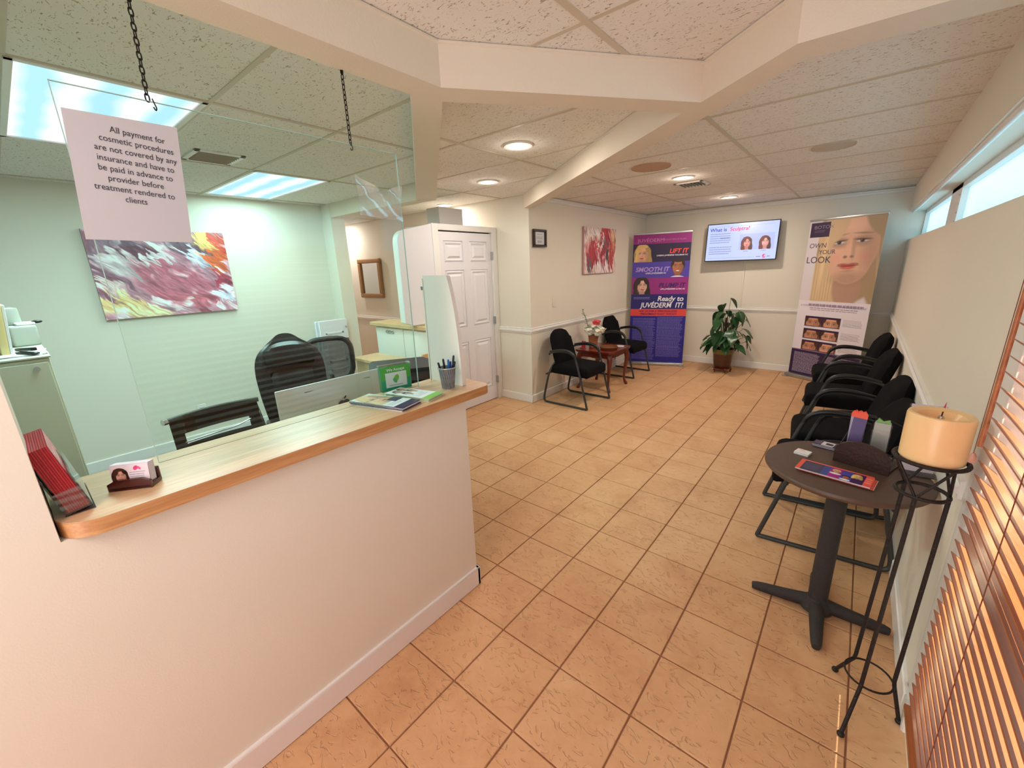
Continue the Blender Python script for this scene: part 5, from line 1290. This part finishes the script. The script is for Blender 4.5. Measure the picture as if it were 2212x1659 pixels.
for k in range(9):
    T_ = Matrix.Rotation(rr.uniform(-.05, .05), 4, 'Y')@Matrix.Rotation(-.06+.015*k, 4, 'X'); y0 = -.018+k*.0042
    f_ = mk('flyer', B().box((-.023, y0, 0), (.023, y0+.0012, .195), T=T_), mat('flyer_purple_%d' % (k % 2), ((92, 78, 128), (170, 160, 186))[k % 2], .5), t, smooth=False)
    pts = [(-.023+.046*q/6, .195+(.014 if q % 2 else 0)*rr.uniform(.6, 1.2)) for q in range(7)]+[(.023, .178), (-.023, .178)]
    mk('flyer_tip', B().prism(pts, -.0009, .0009, T=T_@Matrix.Translation((0, y0+.0006, 0))@Matrix.Rotation(PI/2, 4, 'X')), mat('flyer_orange', (244, 92, 66), .5), f_, smooth=False)
t = thing('flyer_bundle', 'shorter grey and green flyers in clear holder at the right of the dark rack', 'flyers', (1.200, 1.12, TZ+.009), -.1)
for k in range(6): mk('flyer', B().box((-.026, -.012+k*.005, .0), (.026, -.0095+k*.005, .170), T=Matrix.Rotation(-.05, 4, 'X')), mat('flyer_grey_%d' % (k % 2), ((176, 176, 168), (206, 204, 198))[k % 2], .5), t, smooth=False)
mk('green_top', B().prism([(-.024, .172), (.024, .172), (.020, .186), (.0, .178), (-.016, .190)], -.006, .004, T=Matrix.Rotation(PI/2, 4, 'X')), mat('flyer_green', (126, 178, 96), .5), t, smooth=False)
mk('clear_sleeve', B().box((-.030, -.018, 0), (.030, -.016, .14)).box((-.030, .020, 0), (.030, .022, .16)), acryl_m, t, smooth=False)
# leaning flyer by the wall
t = thing('leaning_flyer', 'pink and white flyer in a clear stand behind the candle', 'flyer', (1.330, 1.10, TZ), .16)
Tt = Matrix.Rotation(-.16, 4, 'X')
mk('clear_stand', B().box((-.055, -.004, .002), (.055, -.001, .28), T=Tt).box((-.055, -.05, .0), (.055, .055, .003)), acryl_m, t, smooth=False)
mk('sheet', B().box((-.05, .0, .003), (.05, .0012, .28), T=Tt), mat('flyer_white', (240, 226, 236), .5), t, smooth=False)
mk('ribbon_corner', B().prism([(-.05, .03), (-.05, .27), (-.034, .10)], .0002, .001, T=Tt@Matrix.Rotation(PI/2, 4, 'X')).prism([(.02, .20), (.05, .30), (.05, .12)], .0002, .001, T=Tt@Matrix.Rotation(PI/2, 4, 'X')), mat('flyer_pink', (204, 74, 112), .5), t, smooth=False)

# ------------------------------------------------------------------ candle on its iron stand
SC = (1.268, .548)
t = thing('candle_stand', 'tall black wrought iron three-legged stand holding the candle', 'stand', (SC[0], SC[1], 0))
feet = [(1.187-SC[0], .66-SC[1]), (1.215-SC[0], .379-SC[1]), (1.372-SC[0], .553-SC[1])]
RT, RL, RB, RF = .0835, .062, .068, .0
zt, zl, zb = .998, .885, .150
angs = [math.atan2(y, x) for x, y in feet]
def ringp(r, z, n=32, c=(0, 0)): return [(c[0]+r*math.cos(2*PI*k/n), c[1]+r*math.sin(2*PI*k/n), z) for k in range(n)]
TC = (.016, .022)
for (fx, fy), a in zip(feet, angs):
    c_, s_ = math.cos(a), math.sin(a)
    l_ = mk('leg', B().tube([(TC[0]+RL*c_, TC[1]+RL*s_, zl), (RB*.98*c_, RB*.98*s_, zb+.02), (RB*1.02*c_, RB*1.02*s_, zb), (fx*.97, fy*.97, .02), (fx, fy, .012)], .0062, 10), iron_m, t)
    mk('foot_ball', B().ball((fx, fy, .011), .012, 2, (1, 1, .9)), iron_m, l_)
mk('lower_hoop', B().tube(ringp(RB, zb), .0035, 8, closed=True), iron_m, t)
mk('middle_hoop', B().tube(ringp(RL, zl, c=TC), .0060, 8, closed=True), iron_m, t)
mk('upper_hoop', B().tube(ringp(RT, zt, c=TC), .0065, 8, closed=True), iron_m, t)
for k, a in enumerate(angs):
    for d in (1.0, -1.0):
        mk('brace', B().tube([(TC[0]+RL*math.cos(a), TC[1]+RL*math.sin(a), zl), (TC[0]+RT*.96*math.cos(a+d), TC[1]+RT*.96*math.sin(a+d), zt)], .0042, 8), iron_m, t)
    mk('candle_support', B().tube([(TC[0]+RT*math.cos(a), TC[1]+RT*math.sin(a), zt), (TC[0]+.03*math.cos(a), TC[1]+.03*math.sin(a), zt-.004), (TC[0], TC[1], zt-.004)], .0035, 6), iron_m, t)
wax = bpy.data.materials.new('candle_wax'); wax.use_nodes = True; _P = wax.node_tree.nodes['Principled BSDF']
_P.inputs['Base Color'].default_value = (*lin((246, 206, 152)), 1); _P.inputs['Roughness'].default_value = .28; _P.inputs['Subsurface Weight'].default_value = .4; _P.inputs['Subsurface Radius'].default_value = (.04, .02, .01); _P.inputs['Subsurface Scale'].default_value = .8
t = thing('pillar_candle', 'wide amber pillar candle with a hollow top on the iron stand', 'candle', (SC[0]+TC[0], SC[1]+TC[1], .9985))
mk('wax_body', B().lathe([(.001, 0), (.071, 0), (.0745, .004), (.0755, .138), (.073, .145), (.066, .147), (.052, .141), (.046, .130), (.040, .120), (.001, .118)], seg=56, cap=False), wax, t)
mk('wick_holder', B().lathe([(.001, .119), (.016, .119), (.013, .126), (.008, .129), (.006, .138), (.001, .139)], seg=24, cap=False), chrome_m, t)
mk('wick', B().cyl((0, 0, .136), (.001, .001, .152), .0016, seg=8), dark_m, t)

# ------------------------------------------------------------------ wooden blinds
t = thing('wooden_blind', 'stained wooden slat blind glowing in the sun at the right edge', 'blind', (1.385, -.90, .13))
BW, BL = .050, 1.400
b = bx((-BW/2, -BL, -.0014), (BW/2, BL, .0014), .0008, 1)
bmesh.ops.recalc_face_normals(b.bm, faces=b.bm.faces)
slat_me = bpy.data.meshes.new('slat'); b.bm.to_mesh(slat_me); b.bm.free(); slat_me.materials.append(blind_m)
NS = 37
for k in range(NS): link('slat', slat_me, t, (0, 0, .05+k*.0425), (0, .66, 0))
mk('bottom_rail', bx((-.024, -BL, .0), (.024, BL, .016), .003, 2), blind_m, t)
mk('head_rail', bx((-.03, -BL, 1.60), (.03, BL, 1.655), .004, 2), blind_m, t)
for y in (1.05, .45, -.45, -1.1):
    for x in (-.021, .021): mk('ladder_cord', B().cyl((x, y, .01), (x, y, 1.62), .0012, seg=6), mat('blind_cord', (120, 60, 40), .8), t)
t = thing('tilt_wand', 'slim brown wooden wand hanging beside the blind', 'wand', (1.352, .452, 1.10))
mk('rod', B().tube([(0, 0, 0), (0, 0, .5)], [.0058, .0050], 10), blind_m, t); mk('wand_hook', B().cyl((0, 0, .5), (0, 0, .55), .002, seg=8), alu_m, t)
t = thing('cord_tassel', 'small wooden cord tassel beneath the blind wand', 'tassel', (1.345, .455, 1.05))
mk('tassel_body', B().lathe([(.003, .028), (.007, .02), (.0085, .004), (.007, 0)], seg=16), mat('pale_tassel', (190, 140, 120), .5), t); mk('cord', B().cyl((0, 0, .028), (.0, 0, .60), .0009, seg=6), mat('blind_cord', (120, 60, 40), .8), t)
